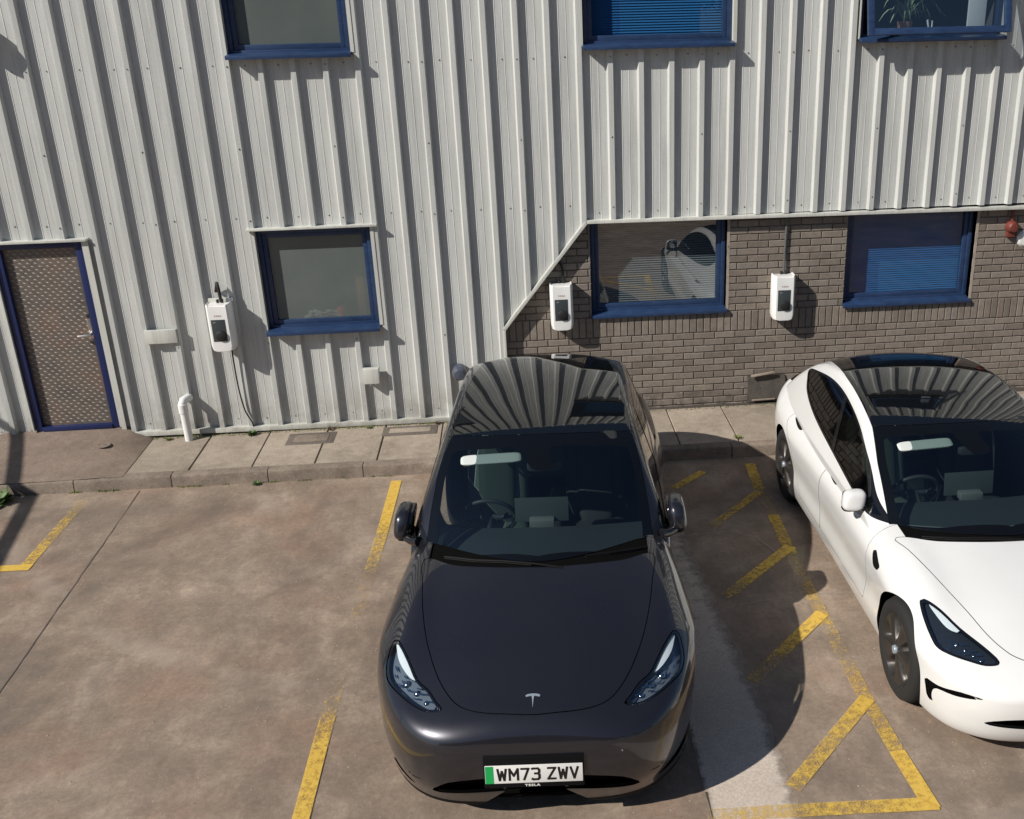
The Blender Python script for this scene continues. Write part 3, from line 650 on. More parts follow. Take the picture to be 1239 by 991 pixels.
# dark sheet over the brick base
b = MB(); n = 6; V = []; F = []
for i in range(n + 1):
    for j in range(n + 1):
        u, v = i / n, j / n; V.append((2.455 + .42 * u + .015 * math.sin(v * 3), -.012 - .02 * (1 - v) + .006 * math.sin(u * 7 + v * 5) - (.03 if (j == n and 1 < i < 5) else 0), .125 + .31 * v - .006 * math.sin(u * 9)))
for i in range(n):
    for j in range(n): a = i * (n + 1) + j; F.append((a, a + n + 1, a + n + 2, a + 1))
V2 = [(x, y + .008, z) for x, y, z in V]; N_ = len(V)
b.add(V + V2, F + [tuple(N_ + q for q in f)[::-1] for f in F]); e = empty('vent_cover', label='dark bitumen sheet with peeling edges against the brick behind the white car', cat='cover sheet')
b.build('sheet', m_concrete('bitumen', (.05, .045, .04), (.085, .075, .065), (.12, .105, .09), 3), e, smooth=True)
b = MB(); b.box(-.13, .13, -.008, .008, -.012, .012, Matrix.Translation((2.62, -.055, .455)) @ Matrix.Rotation(-.13, 4, 'Y')); b.build('batten', M_SLAB, e, bevel=.003); b = MB(); b.box(-.13, .13, -.008, .008, -.008, .008, Matrix.Translation((2.64, -.05, .155)) @ Matrix.Rotation(-.02, 4, 'Y')); b.build('batten', M_SLAB, e, bevel=.003)

# ---------------------------------------------------------------- unseen arm added outside the frame on the left to cast the ramp's shadow
M_ARM = mat('galvanised_steel', (.35, .36, .36), .45, .6)
e = empty('shadow_arm', (-7.03, -5.0, 0), label='unseen steel arm on a post added left of the frame to shade the door ramp', cat='shadow_caster')
b = MB(); b.tube([(-.93, 4.9, 2.42), (0, 0, 2.42)], .048, 12); b.build('arm', M_ARM, e, smooth=True)
b = MB(); b.tube([(0, 0, 0), (0, 0, 2.5)], .08, 12); b.build('post', M_ARM, e, smooth=True)

# ---------------------------------------------------------------- weeds
def weed(x, y, z, r_, n, label, leaf=.04, m=None, grp=None, up=.6):
    b = MB()
    for k in range(n):
        a = rnd(0, 6.28); el = rnd(.1, 1.0) * up; L_ = r_ * rnd(.4, 1); w = leaf * rnd(.3, .6)
        d = Vector((math.cos(a) * math.cos(el), math.sin(a) * math.cos(el), math.sin(el))); s_ = Vector((-d.y, d.x, rnd(-.3, .3))).normalized()
        p = Vector((x, y, z)) + d * L_ * rnd(.0, .35); q = p + d * leaf * rnd(.9, 1.9); mi = (p + q) / 2 + Vector((0, 0, .15 * leaf))
        b.add([p, mi + s_ * w, q, mi - s_ * w], [(0, 1, 2, 3)])
    return b.build('weed', m or M_GRASS, recalc=False, label=label, cat='weed', group=grp)
weed(-2.87, -.16, .12, .10, 90, 'bushy little green weed at the foot of the cladding by the charger cable', .025, up=1.0)
weed(-4.98, -1.22, .0, .22, 70, 'broad leaved green weed at the kerb foot at the left edge', .075, up=.8)
weed(-2.62, -1.15, .0, .09, 60, 'small green weed growing in the kerb joint', .02, up=.9)
weed(2.15, -.98, .12, .10, 60, 'thin pale grass tuft on the kerb top beside the white car', .02, M_GRASS2)
weed(-2.05, -.14, .12, .07, 40, 'brownish dried weed under the lower window', .02, mat('dead_weed', (.12, .08, .05), .8), up=.9)
weed(-1.65, -.15, .12, .06, 30, 'tiny green weed tuft left of the junction box', .02)
weed(-.93, -.14, .12, .08, 40, 'dry weed tuft under the cladding left of the black car', .02, bpy.data.materials['dead_weed'], up=.9)
weed(-3.72, -.16, .12, .06, 40, 'low green moss tuft left of the waste pipe', .02, M_GRASS2)
b = MB()
for k in range(1300):
    x = rnd(-5.4, -.6) if rnd(0, 1) < .75 else rnd(-4.6, -3); y = kerby(x) - rnd(.005, .03) + (rnd(0, 1) < .15) * rnd(0, .02); L_ = rnd(.005, .018); a = rnd(0, 6.28)
    if math.sin(x * 7.3) + math.sin(x * 17.1 + 1) < .2: continue
    b.add([(x, y, .001), (x + L_ * math.cos(a), y + L_ * math.sin(a) * .5, .004), (x + L_ * .4, y, L_ * 1.2)], [(0, 1, 2)])
for k in range(900):
    x = rnd(-4.0, -.6) if k % 3 else rnd(.6, 5); y = -.125 + rnd(-.02, .03); L_ = rnd(.005, .02); a = rnd(0, 6.28)
    b.add([(x, y, .118), (x + L_ * math.cos(a), y + L_ * math.sin(a) * .5, .122), (x + L_ * .4, y, .118 + L_)], [(0, 1, 2)])
b.build('moss', M_GRASS2, recalc=False, kind='stuff', label='thin moss and litter along the kerb foot and wall base', cat='moss')
# small stones and litter scattered over the yard
b = MB()
for k in range(900):
    x = rnd(-5.2, 4.5); y = -1.2 - rnd(0, 1) ** .8 * 6; r_ = rnd(.002, .007)
    b.add([(x - r_, y - r_, .0), (x + r_, y - r_ * .6, .0), (x + r_ * .7, y + r_, .0), (x - r_, y + r_ * .7, .0), (x, y, r_)], [(0, 1, 4), (1, 2, 4), (2, 3, 4), (3, 0, 4)])
b.build('grit', M_SLAB, recalc=False, kind='stuff', label='fine grit and small stones scattered over the concrete yard', cat='grit')

# ---------------------------------------------------------------- trees across the yard (seen only in reflections)
M_TRIMD = mat('dark_window', (.02, .025, .03), .2); M_BARK = mat('bark', (.09, .07, .05), .9)
def m_foliage():
    m = mat('tree_foliage', (.06, .10, .03), .6); k = NT(m); i = k.n('ShaderNodeNewGeometry').outputs['Random Per Island']; k.color(k.ramp(i, [(0, (.03, .055, .018)), (.5, (.06, .10, .03)), (1, (.11, .16, .05))])); return m
M_FOL = m_foliage()
def tree(x, y, h, r_, label):
    E = empty('tree', (x, y, 0), label=label, cat='tree', group='trees across the yard')
    b = MB(); b.tube([(0, 0, 0), (.08, .05, h * .3), (-.05, 0, h * .6), (0, 0, h * .85)], [.22, .17, .11, .04], 10)
    for k in range(6):
        a = k * 1.1 + x; z0 = h * (.3 + .07 * k); b.tube([(0, 0, z0), (math.cos(a) * r_ * .4, math.sin(a) * r_ * .4, z0 + h * .12), (math.cos(a) * r_ * .7, math.sin(a) * r_ * .7, z0 + h * .2)], [.09, .05, .02], 6)
    b.build('trunk', M_BARK, E, smooth=True)
    b = MB(); cl = [(rnd(-1, 1) * r_ * .7, rnd(-1, 1) * r_ * .7, h * rnd(.35, .92), r_ * rnd(.25, .5)) for _ in range(16)]
    for k in range(4200):
        cx_, cy_, cz_, cr = random.choice(cl); d = Vector((random.gauss(0, 1), random.gauss(0, 1), random.gauss(0, 1))).normalized() * cr * rnd(.5, 1.05); p = Vector((cx_, cy_, cz_)) + d
        u = Vector((rnd(-1, 1), rnd(-1, 1), rnd(-1, 1))).normalized(); v = u.orthogonal().normalized(); w = rnd(.07, .16); b.add([p - u * w, p + v * w * .6, p + u * w, p - v * w * .6], [(0, 1, 2, 3)])
    b.build('crown', M_FOL, E, recalc=False)
E_ = empty('warehouse', (-4, -34, 0), label='dark brick warehouse with a grey roof added across the yard to darken the window reflections', cat='building')  # made-up building, added so the windows reflect something dark and smooth
b = MB(); b.box(-16, 11, -6, 6, 0, 7.5); b.build('wall', mat('warehouse_brick', (.055, .05, .052), .9), E_)
b = MB(); b.prism([(-6.3, 7.5), (6.3, 7.5), (0, 10.2)], -16.3, 11.3, 'x'); b.build('roof', mat('warehouse_roof', (.05, .055, .065), .7), E_)
for wx in range(-14, 10, 4):
    b = MB(); b.box(wx, wx + 1.6, 6.0, 6.06, 2, 4.2); b.build('window', M_TRIMD, E_)
for (x, y, h, r_, l) in ((9.5, -26, 10, 3.4, 'tall dense tree, leftmost of those across the yard'), (15, -24, 9, 3.3, 'leafy tree, the middle one of those across the yard'), (20, -20, 8.5, 3, 'small leafy tree, rightmost of those across the yard')): tree(x, y, h, r_, l)
# ---------------------------------------------------------------- cars: implicit body shapes
def hermite(xs,ys):
    xs=np.array(xs,float);ys=np.array(ys,float);d=np.diff(ys)/np.diff(xs);m=np.zeros(len(xs))
    h=np.diff(xs)
    m[1:-1]=(d[:-1]*h[1:]+d[1:]*h[:-1])/(h[:-1]+h[1:]);m[0]=d[0];m[-1]=d[-1]
    def f(x):
        x=np.asarray(x,float);i=np.clip(np.searchsorted(xs,x)-1,0,len(xs)-2)
        H=h[i];t=np.clip((x-xs[i])/H,0,1);o=x-(xs[i]+t*H)
        t2=t*t;t3=t2*t
        v=(2*t3-3*t2+1)*ys[i]+(t3-2*t2+t)*H*m[i]+(-2*t3+3*t2)*ys[i+1]+(t3-t2)*H*m[i+1]
        return v+o*np.where(t<=0,m[0],m[-1])
    return f
def smax(a,b,k):
    h=np.clip(.5+.5*(a-b)/k,0,1);return b*(1-h)+a*h+k*h*(1-h)
class CarShape:
    def __init__(c,**k):
        c.__dict__.update(k)
        c.hood=hermite(*zip(*c.hoodc));c.top=hermite(*zip(*c.topc));c.wz=hermite(*zip(*c.widz));c.ws=hermite(*zip(*c.wids))
        c.nose=hermite(*zip(*c.nosec));c.tail=hermite(*zip(*c.tailc));c.gw=hermite(*zip(*c.gws))
    def L(c,x,s,z):
        a=np.abs(x)
        side=a-c.wz(z)-c.ws(s)
        for w in (c.wf,c.wr):
            side=side-c.flare*np.exp(-((s-w)/.42)**2-((z-.62)/.25)**2)
        u=a/c.hw
        nose=(c.nose(z)+c.nk*u**c.np_-s)*.75
        tail=(s-c.len+c.tail(z)+.50*u**3.6)*.75
        hz=c.hood(s-c.hk*u**2*np.clip(1.4-s,0,1))-c.hcr*u**2.4
        # fender crown
        hz=hz+c.fb*np.exp(-((a-c.fx)/.13)**2-((s-c.wf-.05)/.55)**2)
        tp=z-hz
        v=smax(side,nose,.12);v=smax(v,tail,.13);v=smax(v,tp,.035+(c.kt-.035)*np.clip((s-.12)/.55,0,1))
        return smax(v,.14-z+0*s,.03)
    def G(c,x,s,z):
        a=np.abs(x);u=a/.7
        sh=c.wsk*u**2*np.clip((2.9-s)/1.4,0,1)
        rr=.28*u**2*np.clip((s-3.2)/1.2,0,1)
        tz=c.top(s-sh+rr)-c.rcr*u**2.2
        hw=c.gw(s)-c.tumble*np.maximum(z-c.belt,-.04)-.05*np.clip(z-c.belt,0,1)**2
        return smax(z-tz,a-hw,c.kg)
MY=CarShape(len=4.75,wf=.86,wr=3.75,wr_=.36,flare=.030,hw=.95,nk=.64,np_=4.8,hk=.12,hcr=.16,fb=.03,fx=.76,kt=.11,kg=.05,
 hoodc=[(-.3,.50),(.0,.68),(.10,.74),(.25,.80),(.5,.885),(.8,.955),(1.15,1.025),(1.5,1.08),(2.2,1.08),(3.6,1.09),(4.4,1.10),(4.75,1.03)],
 topc=[(.9,.85),(1.22,1.03),(1.5,1.20),(1.8,1.355),(2.1,1.475),(2.3,1.527),(2.5,1.562),(2.7,1.585),(3.0,1.603),(3.3,1.595),(3.6,1.56),(3.9,1.50),(4.2,1.40),(4.48,1.29),(4.62,1.18),(4.72,.98),(4.9,.5)],
 widz=[(0,.85),(.2,.92),(.32,.945),(.48,.95),(.62,.945),(.75,.925),(.87,.895),(1.0,.865),(1.2,.8)],
 wids=[(0,.01),(.5,.015),(.95,.008),(1.25,-.0),(1.6,-.025),(2.05,-.035),(2.8,-.02),(3.7,.0),(4.3,-.03),(4.75,-.09)],
 nosec=[(.1,.13),(.2,.085),(.33,.025),(.5,0),(.62,.015),(.72,.06),(.9,.25)],
 tailc=[(.1,.1),(.3,.03),(.6,0),(.9,.06),(1.15,.14)],
 gws=[(.9,.80),(1.5,.845),(2.4,.86),(3.4,.85),(4.2,.785),(4.8,.69)],belt=.99,tumble=.375,wsk=.28,rcr=.055)
M3=CarShape(len=4.69,wf=.84,wr=3.715,wr_=.334,flare=.012,hw=.92,nk=.46,np_=4.6,hk=.12,hcr=.15,fb=.035,fx=.74,kt=.11,kg=.05,
 hoodc=[(-.3,.40),(.0,.56),(.10,.62),(.25,.69),(.5,.775),(.8,.85),(1.15,.915),(1.5,.95),(2.2,.965),(3.6,.97),(4.2,.99),(4.6,1.0),(4.75,.95)],
 topc=[(.9,.78),(1.22,.93),(1.5,1.075),(1.8,1.205),(2.1,1.32),(2.4,1.388),(2.7,1.426),(3.0,1.438),(3.4,1.412),(3.8,1.33),(4.2,1.165),(4.45,1.03),(4.6,.93),(4.7,.8),(4.8,.5)],
 widz=[(0,.80),(.18,.87),(.3,.895),(.45,.895),(.6,.912),(.7,.915),(.8,.895),(.9,.855),(1.1,.77)],
 wids=[(0,-.03),(.5,-.0),(1.0,.0),(2.4,-.0),(3.7,.01),(4.3,-.03),(4.7,-.09)],
 nosec=[(.1,.14),(.18,.07),(.32,.015),(.45,0),(.55,.015),(.64,.06),(.8,.25)],
 tailc=[(.1,.1),(.3,.03),(.6,0),(.85,.04),(1.05,.10)],
 gws=[(.9,.80),(1.5,.84),(2.4,.855),(3.4,.84),(4.2,.77),(4.8,.67)],belt=.90,tumble=.42,wsk=.28,rcr=.05)
def rays(F,O,D,lo=0,hi=4,n=40):
    lo=np.full(len(O),float(lo));hi=np.full(len(O),float(hi))
    for _ in range(n):
        m=(lo+hi)/2;p=O+D*m[:,None];v=F(p[:,0],p[:,1],p[:,2])
        ins=v<0;lo=np.where(ins,m,lo);hi=np.where(ins,hi,m)
    return O+D*((lo+hi)/2)[:,None]
def grad(Fn, P, e=.0015):
    x, s, z = P.T
    g = np.stack([Fn(x + e, s, z) - Fn(x - e, s, z), Fn(x, s + e, z) - Fn(x, s - e, z), Fn(x, s, z + e) - Fn(x, s, z - e)], 1)
    return g / np.maximum(np.linalg.norm(g, axis=1, keepdims=True), 1e-9)
def smooth_poly(P, n=5, closed=True):
    P = [np.array(p, float) for p in P]; N = len(P); out = []
    for i in range(N if closed else N - 1):
        g = lambda k: P[k % N] if closed else P[min(max(k, 0), N - 1)]
        p0, p1, p2, p3 = g(i - 1), g(i), g(i + 1), g(i + 2)
        for j in range(n):
            t = j / n; out.append(.5 * (2 * p1 + (p2 - p0) * t + (2 * p0 - 5 * p1 + 4 * p2 - p3) * t * t + (3 * p1 - p0 - 3 * p2 + p3) * t ** 3))
    return np.array(out)
def pdist(Q, P):
    """signed distance (negative inside) of points Q (N,2) to closed polygon P (M,2)"""
    A = P; B = np.roll(P, -1, 0); d = np.full(len(Q), 1e9); ins = np.zeros(len(Q), bool)
    for a, b in zip(A, B):
        ab = b - a; L = ab @ ab + 1e-12; t = np.clip(((Q - a) @ ab) / L, 0, 1); q = Q - a - t[:, None] * ab; d = np.minimum(d, (q * q).sum(1))
        c = ((a[1] > Q[:, 1]) != (b[1] > Q[:, 1])); 
        if c.any():
            xx = a[0] + (Q[:, 1] - a[1]) * ab[0] / (ab[1] if abs(ab[1]) > 1e-12 else 1e-12); ins ^= c & (Q[:, 0] < xx)
    d = np.sqrt(d); return np.where(ins, -d, d)
class Surf:
    def __init__(s, V, F, Fn): s.V = V; s.F = F; s.Fn = Fn
    def split(s, val, snap=1e-5):
        val = np.where(np.abs(val) < snap, snap, val); neg = (val < 0).tolist(); vl = val.tolist(); V = s.V; new = []; cache = {}; n0 = len(V); I = []; O = []
        for f in s.F:
            k = 0
            for i in f: k += neg[i]
            if k == len(f): I.append(f)
            elif k == 0: O.append(f)
            else:
                a = []; b = []
                for p, q in zip(f, f[1:] + f[:1]):
                    (a if neg[p] else b).append(p)
                    if neg[p] != neg[q]:
                        key = (p, q) if p < q else (q, p); c = cache.get(key)
                        if c is None:
                            t = vl[key[0]] / (vl[key[0]] - vl[key[1]]); c = n0 + len(new); cache[key] = c; new.append(V[key[0]] * (1 - t) + V[key[1]] * t)
                        a.append(c); b.append(c)
                if len(a) > 2: I.append(tuple(a))
                if len(b) > 2: O.append(tuple(b))
        V2 = np.vstack([V, np.array(new)]) if new else V
        return Surf(V2, I, s.Fn), Surf(V2, O, s.Fn)
    def compact(s):
        u = sorted({i for f in s.F for i in f}); m = {i: k for k, i in enumerate(u)}
        return Surf(s.V[u] if u else np.zeros((0, 3)), [tuple(m[i] for i in f) for f in s.F], s.Fn)
    def keep(s, val): return s.split(val)[0]
    def drop(s, val): return s.split(val)[1]
    def parts(s):
        par = {}
        def find(i):
            while par[i] != i: par[i] = par[par[i]]; i = par[i]
            return i
        for f in s.F:
            for i in f: par.setdefault(i, i)
            r_ = find(f[0])
            for i in f[1:]: par[find(i)] = r_
        g = {}
        for f in s.F: g.setdefault(find(f[0]), []).append(f)
        return [Surf(s.V, F, s.Fn) for F in sorted(g.values(), key=len, reverse=True) if len(F) >= 6]
    def mesh(s, name, mat_, parent, off=0.0, flip=False, **k):
        os_ = [p.mesh1(name, mat_, parent, off, flip, **k) for p in s.parts()]
        return os_[0] if os_ else None
    def mesh1(s, name, mat_, parent, off=0.0, flip=False, **k):
        c = s.compact(); N = grad(s.Fn, c.V); V = c.V + N * off; Fl = []
        for f in c.F:
            a = V[f[0]]; b_ = V[f[len(f) // 2]]; d_ = V[f[-1]]; n_ = N[f[0]]; e1 = b_ - a; e2 = d_ - a
            dt_ = (e1[1] * e2[2] - e1[2] * e2[1]) * n_[0] + (e1[2] * e2[0] - e1[0] * e2[2]) * n_[1] + (e1[0] * e2[1] - e1[1] * e2[0]) * n_[2]
            Fl.append(f if (dt_ > 0) != flip else f[::-1])
        me = bpy.data.meshes.new(name); me.from_pydata(V.tolist(), [], Fl); me.polygons.foreach_set('use_smooth', [True] * len(me.polygons))
        me.normals_split_custom_set_from_vertices((N * (-1 if flip else 1)).tolist())
        return link(name, me, mat_, parent, **k)
def lower_grid(c, q=1.0):
    zc = c.zc; th = np.linspace(-48, 228, int(230 * q)) * math.pi / 180
    rows = []; s0, s1 = .80, c.len - .85
    for ph in np.linspace(89.2, 1.5, int(62 * q)) * math.pi / 180:
        rows.append((np.full(len(th), s0), np.cos(th) * math.cos(ph), np.full(len(th), -math.sin(ph)), np.sin(th) * math.cos(ph)))
    for s in np.linspace(s0, s1, int(120 * q)): rows.append((np.full(len(th), s), np.cos(th), 0 * th, np.sin(th)))
    for ph in np.linspace(2, 88, int(30 * q)) * math.pi / 180: rows.append((np.full(len(th), s1), np.cos(th) * math.cos(ph), np.full(len(th), math.sin(ph)), np.sin(th) * math.cos(ph)))
    O = np.concatenate([np.stack([0 * r[0], r[0], 0 * r[0] + zc], 1) for r in rows]); D = np.concatenate([np.stack(r[1:], 1) for r in rows])
    P = rays(c.L, O, D, n=26); n = len(th); R = len(rows)
    F = [(i * n + j, i * n + j + 1, (i + 1) * n + j + 1, (i + 1) * n + j) for i in range(R - 1) for j in range(n - 1)]
    return Surf(P, F, c.L)
def cabin_grid(c, q=1.0):
    th = np.linspace(2, 178, int(170 * q)) * math.pi / 180; n = len(th); ss = np.linspace(1.02, c.len - .03, int(140 * q)); z0 = c.top(ss)
    O = []; D = []
    for s in ss: zc = min(c.belt - .14, float(c.top(s)) - .06); O.append(np.stack([0 * th, 0 * th + s, 0 * th + zc], 1)); D.append(np.stack([np.cos(th), 0 * th, np.sin(th)], 1))
    P = rays(c.G, np.concatenate(O), np.concatenate(D), n=26); R = len(ss)
    F = [(i * n + j, i * n + j + 1, (i + 1) * n + j + 1, (i + 1) * n + j) for i in range(R - 1) for j in range(n - 1)]
    return Surf(P, F, c.G)
M_TYRE = mat('tyre_rubber', (.014, .0135, .013), .85); M_TRIMB = mat('gloss_black_trim', (.008, .008, .009), .12, coat=.4); M_LINER = mat('arch_liner', (.004, .004, .004), .95, spec=.03)
M_ROOFG = mat('roof_glass', (.004, .0045, .005), .015, spec=.9, ior=1.55)
M_WSG = glass('windscreen_glass', (.50, .58, .57), .085); M_SIDEG = glass('side_glass', (.16, .21, .185), .08); M_PRIV = glass('privacy_glass', (.035, .04, .04), .08)
M_FRIT = mat('black_glass_border', (.003, .003, .003), .03, spec=.7)
M_LENS = glass('headlight_lens', (.80, .85, .88), .07); M_HLB = mat('headlight_bowl', (.24, .27, .31), .32, .45); M_HLB2 = mat('dark_lamp_bowl', (.045, .052, .065), .22, .5); M_HLC = mat('headlight_chrome', (.55, .60, .66), .12, 1); M_DRL = mat('light_guide_white', (.86, .87, .86), .45)
M_SEAT = mat('seat_leather', (.34, .38, .36), .5); M_SEATD = mat('dark_leather', (.05, .055, .06), .5); M_DASH = mat('dash_fabric', (.045, .053, .060), .75); M_DASHT = mat('dash_trim', (.20, .21, .21), .4); M_SCRN = mat('screen_back', (.085, .10, .105), .35); M_VISOR = mat('visor_grey', (.55, .58, .56), .8)
M_INT = mat('cabin_dark', (.012, .013, .016), .8); M_PLATE = mat('plate_white', (.72, .72, .70), .35); M_PGRN = mat('plate_green', (.01, .36, .09), .4); M_INK = mat('plate_ink', (.006, .006, .006), .5); M_CHROME = mat('emblem_chrome', (.40, .47, .54), .35, .5)
def m_paint(name, base, metallic, rough, flake=0.0):
    m = mat(name, base, rough, metallic, coat=1.0, spec=.5); k = NT(m)
    k.b.inputs['Coat Roughness'].default_value = .015
    if flake:
        a = k.noise(900, 2, .5); b = k.noise(3, 4, .6)
        col = k.mix(base, tuple(min(1, v * 2.6) for v in base), k.ramp(a, [(.52, 0.0), (.70, flake)])); k.color(col)
        k.rough(k.ramp(b, [(.3, rough * .92), (.7, rough * 1.1)]))
    else:
        b = k.noise(2.5, 5, .6); k.color(k.mix(base, tuple(v * .96 for v in base), k.ramp(b, [(.4, 0.0), (.7, 1.0)])))
    return m
def superell(cx, cy, cz, a, b, c, e1=.55, e2=.6, n=20, m=14, shear=(0, 0)):
    mb = MB(); V = []; F = []
    sp = lambda v, e: math.copysign(abs(v) ** e, v)
    for i in range(m + 1):
        u = -math.pi / 2 + math.pi * i / m
        for j in range(n):
            w = 2 * math.pi * j / n; z = sp(math.sin(u), e1); r_ = sp(abs(math.cos(u)), e1)
            V.append((cx + a * r_ * sp(math.cos(w), e2) + shear[0] * z, cy + b * r_ * sp(math.sin(w), e2) + shear[1] * z, cz + c * z))
    F = [(i * n + j, i * n + (j + 1) % n, (i + 1) * n + (j + 1) % n, (i + 1) * n + j) for i in range(m) for j in range(n)]
    mb.add(V, F); return mb
def wheel(E, x, s, z, R, side, style, rimmat):
    """side -1/+1: outward direction along x"""
    w = .235; xo = x
    T = Matrix.Translation((x, s, z)) @ Matrix.Rotation(0 if side > 0 else math.pi, 4, 'Z')
    pr = [(R * .66, -w), (R * .80, -w - .004), (R * .95, -w + .006), (R, -w + .035), (R, -.035), (R * .965, -.008), (R * .90, .004), (R * .80, .006), (R * .72, -.002), (R * .685, -.014)]
    mb = MB(); mb.lathe(pr, 56, 'x', T)
    # tread ribs
    for k in range(90):
        a = 2 * math.pi * k / 90; ca, sa = math.cos(a), math.sin(a); ca2, sa2 = math.cos(a + .035), math.sin(a + .035)
        for (u, v) in ((-w + .04, -w + .085), (-.085, -.04)):
            mb.add([(u, R * ca, R * sa), (v, R * ca2, R * sa2), (v, (R + .005) * ca2, (R + .005) * sa2), (u, (R + .005) * ca, (R + .005) * sa), (u, (R + .005) * math.cos(a + .03), (R + .005) * math.sin(a + .03)), (v, (R + .005) * math.cos(a + .065), (R + .005) * math.sin(a + .065))], [(0, 1, 2, 3), (3, 2, 5, 4)], T)
    ty = mb.build('wheel', M_TYRE, E, smooth=True, recalc=False)
    # rim: dish with five broad blades
    mb = MB(); r0 = R * .70; n = 120; rad = [.0001, .10, .20, .34, .50, .66, .80, .92, 1.0]; V = []; F = []
    for k in range(n):
        a = 2 * math.pi * k / n; ph = (a * 5 / (2 * math.pi)) % 1.0; sp_ = abs(ph - .5) * 2      # 1 at blade centre
        for t in rad:
            tw = .10 * t; ph2 = ((a + tw) * 5 / (2 * math.pi)) % 1.0; q = abs(ph2 - .5) * 2
            win = 1 / (1 + math.exp((q - .36) * 26)) * (1 / (1 + math.exp(-(t - .38) * 26))) * (1 / (1 + math.exp((t - .84) * 30)))
            h = -.018 + .018 * (1 - t) + .010 * math.cos(q * math.pi) * -1 * t * (t < .95) - .075 * win + (.012 if t > .95 else 0)
            V.append((h, t * r0 * math.cos(a), t * r0 * math.sin(a)))
    m_ = len(rad); F = [(k * m_ + i, ((k + 1) % n) * m_ + i, ((k + 1) % n) * m_ + i + 1, k * m_ + i + 1) for k in range(n) for i in range(m_ - 1)]
    mb.add(V, F, T); rim = mb.build('rim', rimmat, ty, smooth=True)
    mb = MB(); mb.lathe([(.0001, .016), (.026, .014), (.030, .006), (.030, -.01)], 20, 'x', T); mb.build('centre_cap', M_CHROME, ty, smooth=True)
    mb = MB(); mb.lathe([(.10, -.10), (R * .45, -.105), (R * .47, -.06)], 40, 'x', T); mb.build('brake_disc', M_LINER, ty, smooth=True)
    return ty
def build_car(c, name, loc, rz, label, paint, plate_txt, conf):
    E = empty(name, loc, rz, label=label, cat='car')
    q = 1.0
    Lg = lower_grid(c, q); Gg = cabin_grid(c, q)
    mir = lambda P: np.array([(-x, s) for x, s in P])
    # --- lower body
    def gfield(V): return np.maximum(np.maximum(c.G(V[:, 0], V[:, 1], V[:, 2]), 1.05 - V[:, 1]), c.belt - .07 - V[:, 2])
    L = Lg.drop(gfield(Lg.V))
    for w in (c.wf, c.wr):
        d = lambda V: np.maximum(np.hypot(V[:, 1] - w, V[:, 2] - c.wr_ + .005) - (c.wr_ + conf['gap']), .60 - np.abs(V[:, 0]))
        L = L.drop(d(L.V))
        if conf['archtrim']:
            d2 = lambda V: np.maximum(np.maximum(np.hypot(V[:, 1] - w, V[:, 2] - c.wr_ + .005) - (c.wr_ + conf['gap'] + .045), .60 - np.abs(V[:, 0])), V[:, 2] - .9)
            T_, L = L.split(d2(L.V)); T_.mesh('arch_trim', M_TRIMB if False else M_PLASTIC, E)
    liner = L
    # hood
    hp = smooth_poly(conf['hood'], 4); hf = lambda V: np.maximum(pdist(V[:, :2], hp), .55 - V[:, 2])
    hood, L = L.split(hf(L.V)); dd = -pdist(hood.V[:, :2], hp)
    hood = hood.drop(dd - .004); L = L.drop(hf(L.V) - .001)
    hood.mesh('bonnet', paint, E)
    # cowl between bonnet and windscreen
    cowl = lambda V: np.maximum(np.maximum(np.abs(V[:, 0]) - conf['cowlx'], 1.02 - V[:, 1]), .6 - V[:, 2])
    C_, L = L.split(cowl(L.V)); C_.mesh('scuttle_panel', mat('scuttle_black', (.002, .002, .002), .85, spec=.02), E, off=-.018)
    # headlights
    lights = []
    for sg in (-1, 1):
        hp_ = smooth_poly([(sg * x, s) for x, s in conf['hl']], 3); f = lambda V: np.maximum(pdist(V[:, :2], hp_), .45 - V[:, 2])
        hl, L = L.split(f(L.V)); L = L.drop(f(L.V) - .003); liner = liner.drop(f(liner.V) + .004)
        hlL = hl.keep(pdist(hl.V[:, :2], hp_) + .002)
        lens = hlL.mesh('headlight', M_LENS, E, off=-.001)
        hlL.mesh('bowl', conf['bowl'], lens, off=-.035)
        ring = hlL.drop(pdist(hlL.V[:, :2], hp_) + .013); ring.mesh('bezel', M_TRIMB, lens, off=-.004)
        dp = smooth_poly([(sg * x, s) for x, s in conf['drl']], 3); dr = hlL.keep(pdist(hlL.V[:, :2], dp)); dr.mesh('light_guide', M_DRL, lens, off=-.010)
        # chrome reflector steps
        for (s0, x0, s1, x1) in conf['refl']:
            a = np.array([sg * x0, s0]); b = np.array([sg * x1, s1]); m_ = (a + b) / 2; nrm = np.array([-(b - a)[1], (b - a)[0]]); nrm /= np.linalg.norm(nrm)
            if nrm[1] > 0: nrm = -nrm
            pl = np.array([a + nrm * .0, m_ + nrm * .022, b, m_ + nrm * .010]); pl = smooth_poly([a, m_ + nrm * .020, b, b - nrm * .010, m_ + nrm * .008, a - nrm * .010], 3)
            st = hlL.keep(pdist(hlL.V[:, :2], pl)); st.mesh('reflector_strip', M_HLC, lens, off=-.020)
        for (x, s, r_) in conf['proj']:
            zz = float(rays(c.L, np.array([[sg * x, s, .5]]), np.array([[0, 0, 1.]]), n=26)[0, 2]); mb = superell(sg * x, s, zz - .042, r_, r_, r_ * .9, 1, 1, 16, 10); mb.build('projector', M_HLC, lens, smooth=True)
    # grille and side inlets (front projection x,z)
    gp = smooth_poly(conf['grille'], 3)
    def gf(V): return np.maximum(pdist(V[:, [0, 2]], gp), V[:, 1] - .6)
    gr, L = L.split(gf(L.V)); liner = liner.drop(gf(liner.V) + .004); gr.mesh('lower_grille', M_LINER, E, off=-.05)
    wall_ = gr.drop(pdist(gr.V[:, [0, 2]], gp) + .012); wall_.mesh('grille_lip', M_TRIMB, E, off=-.012)
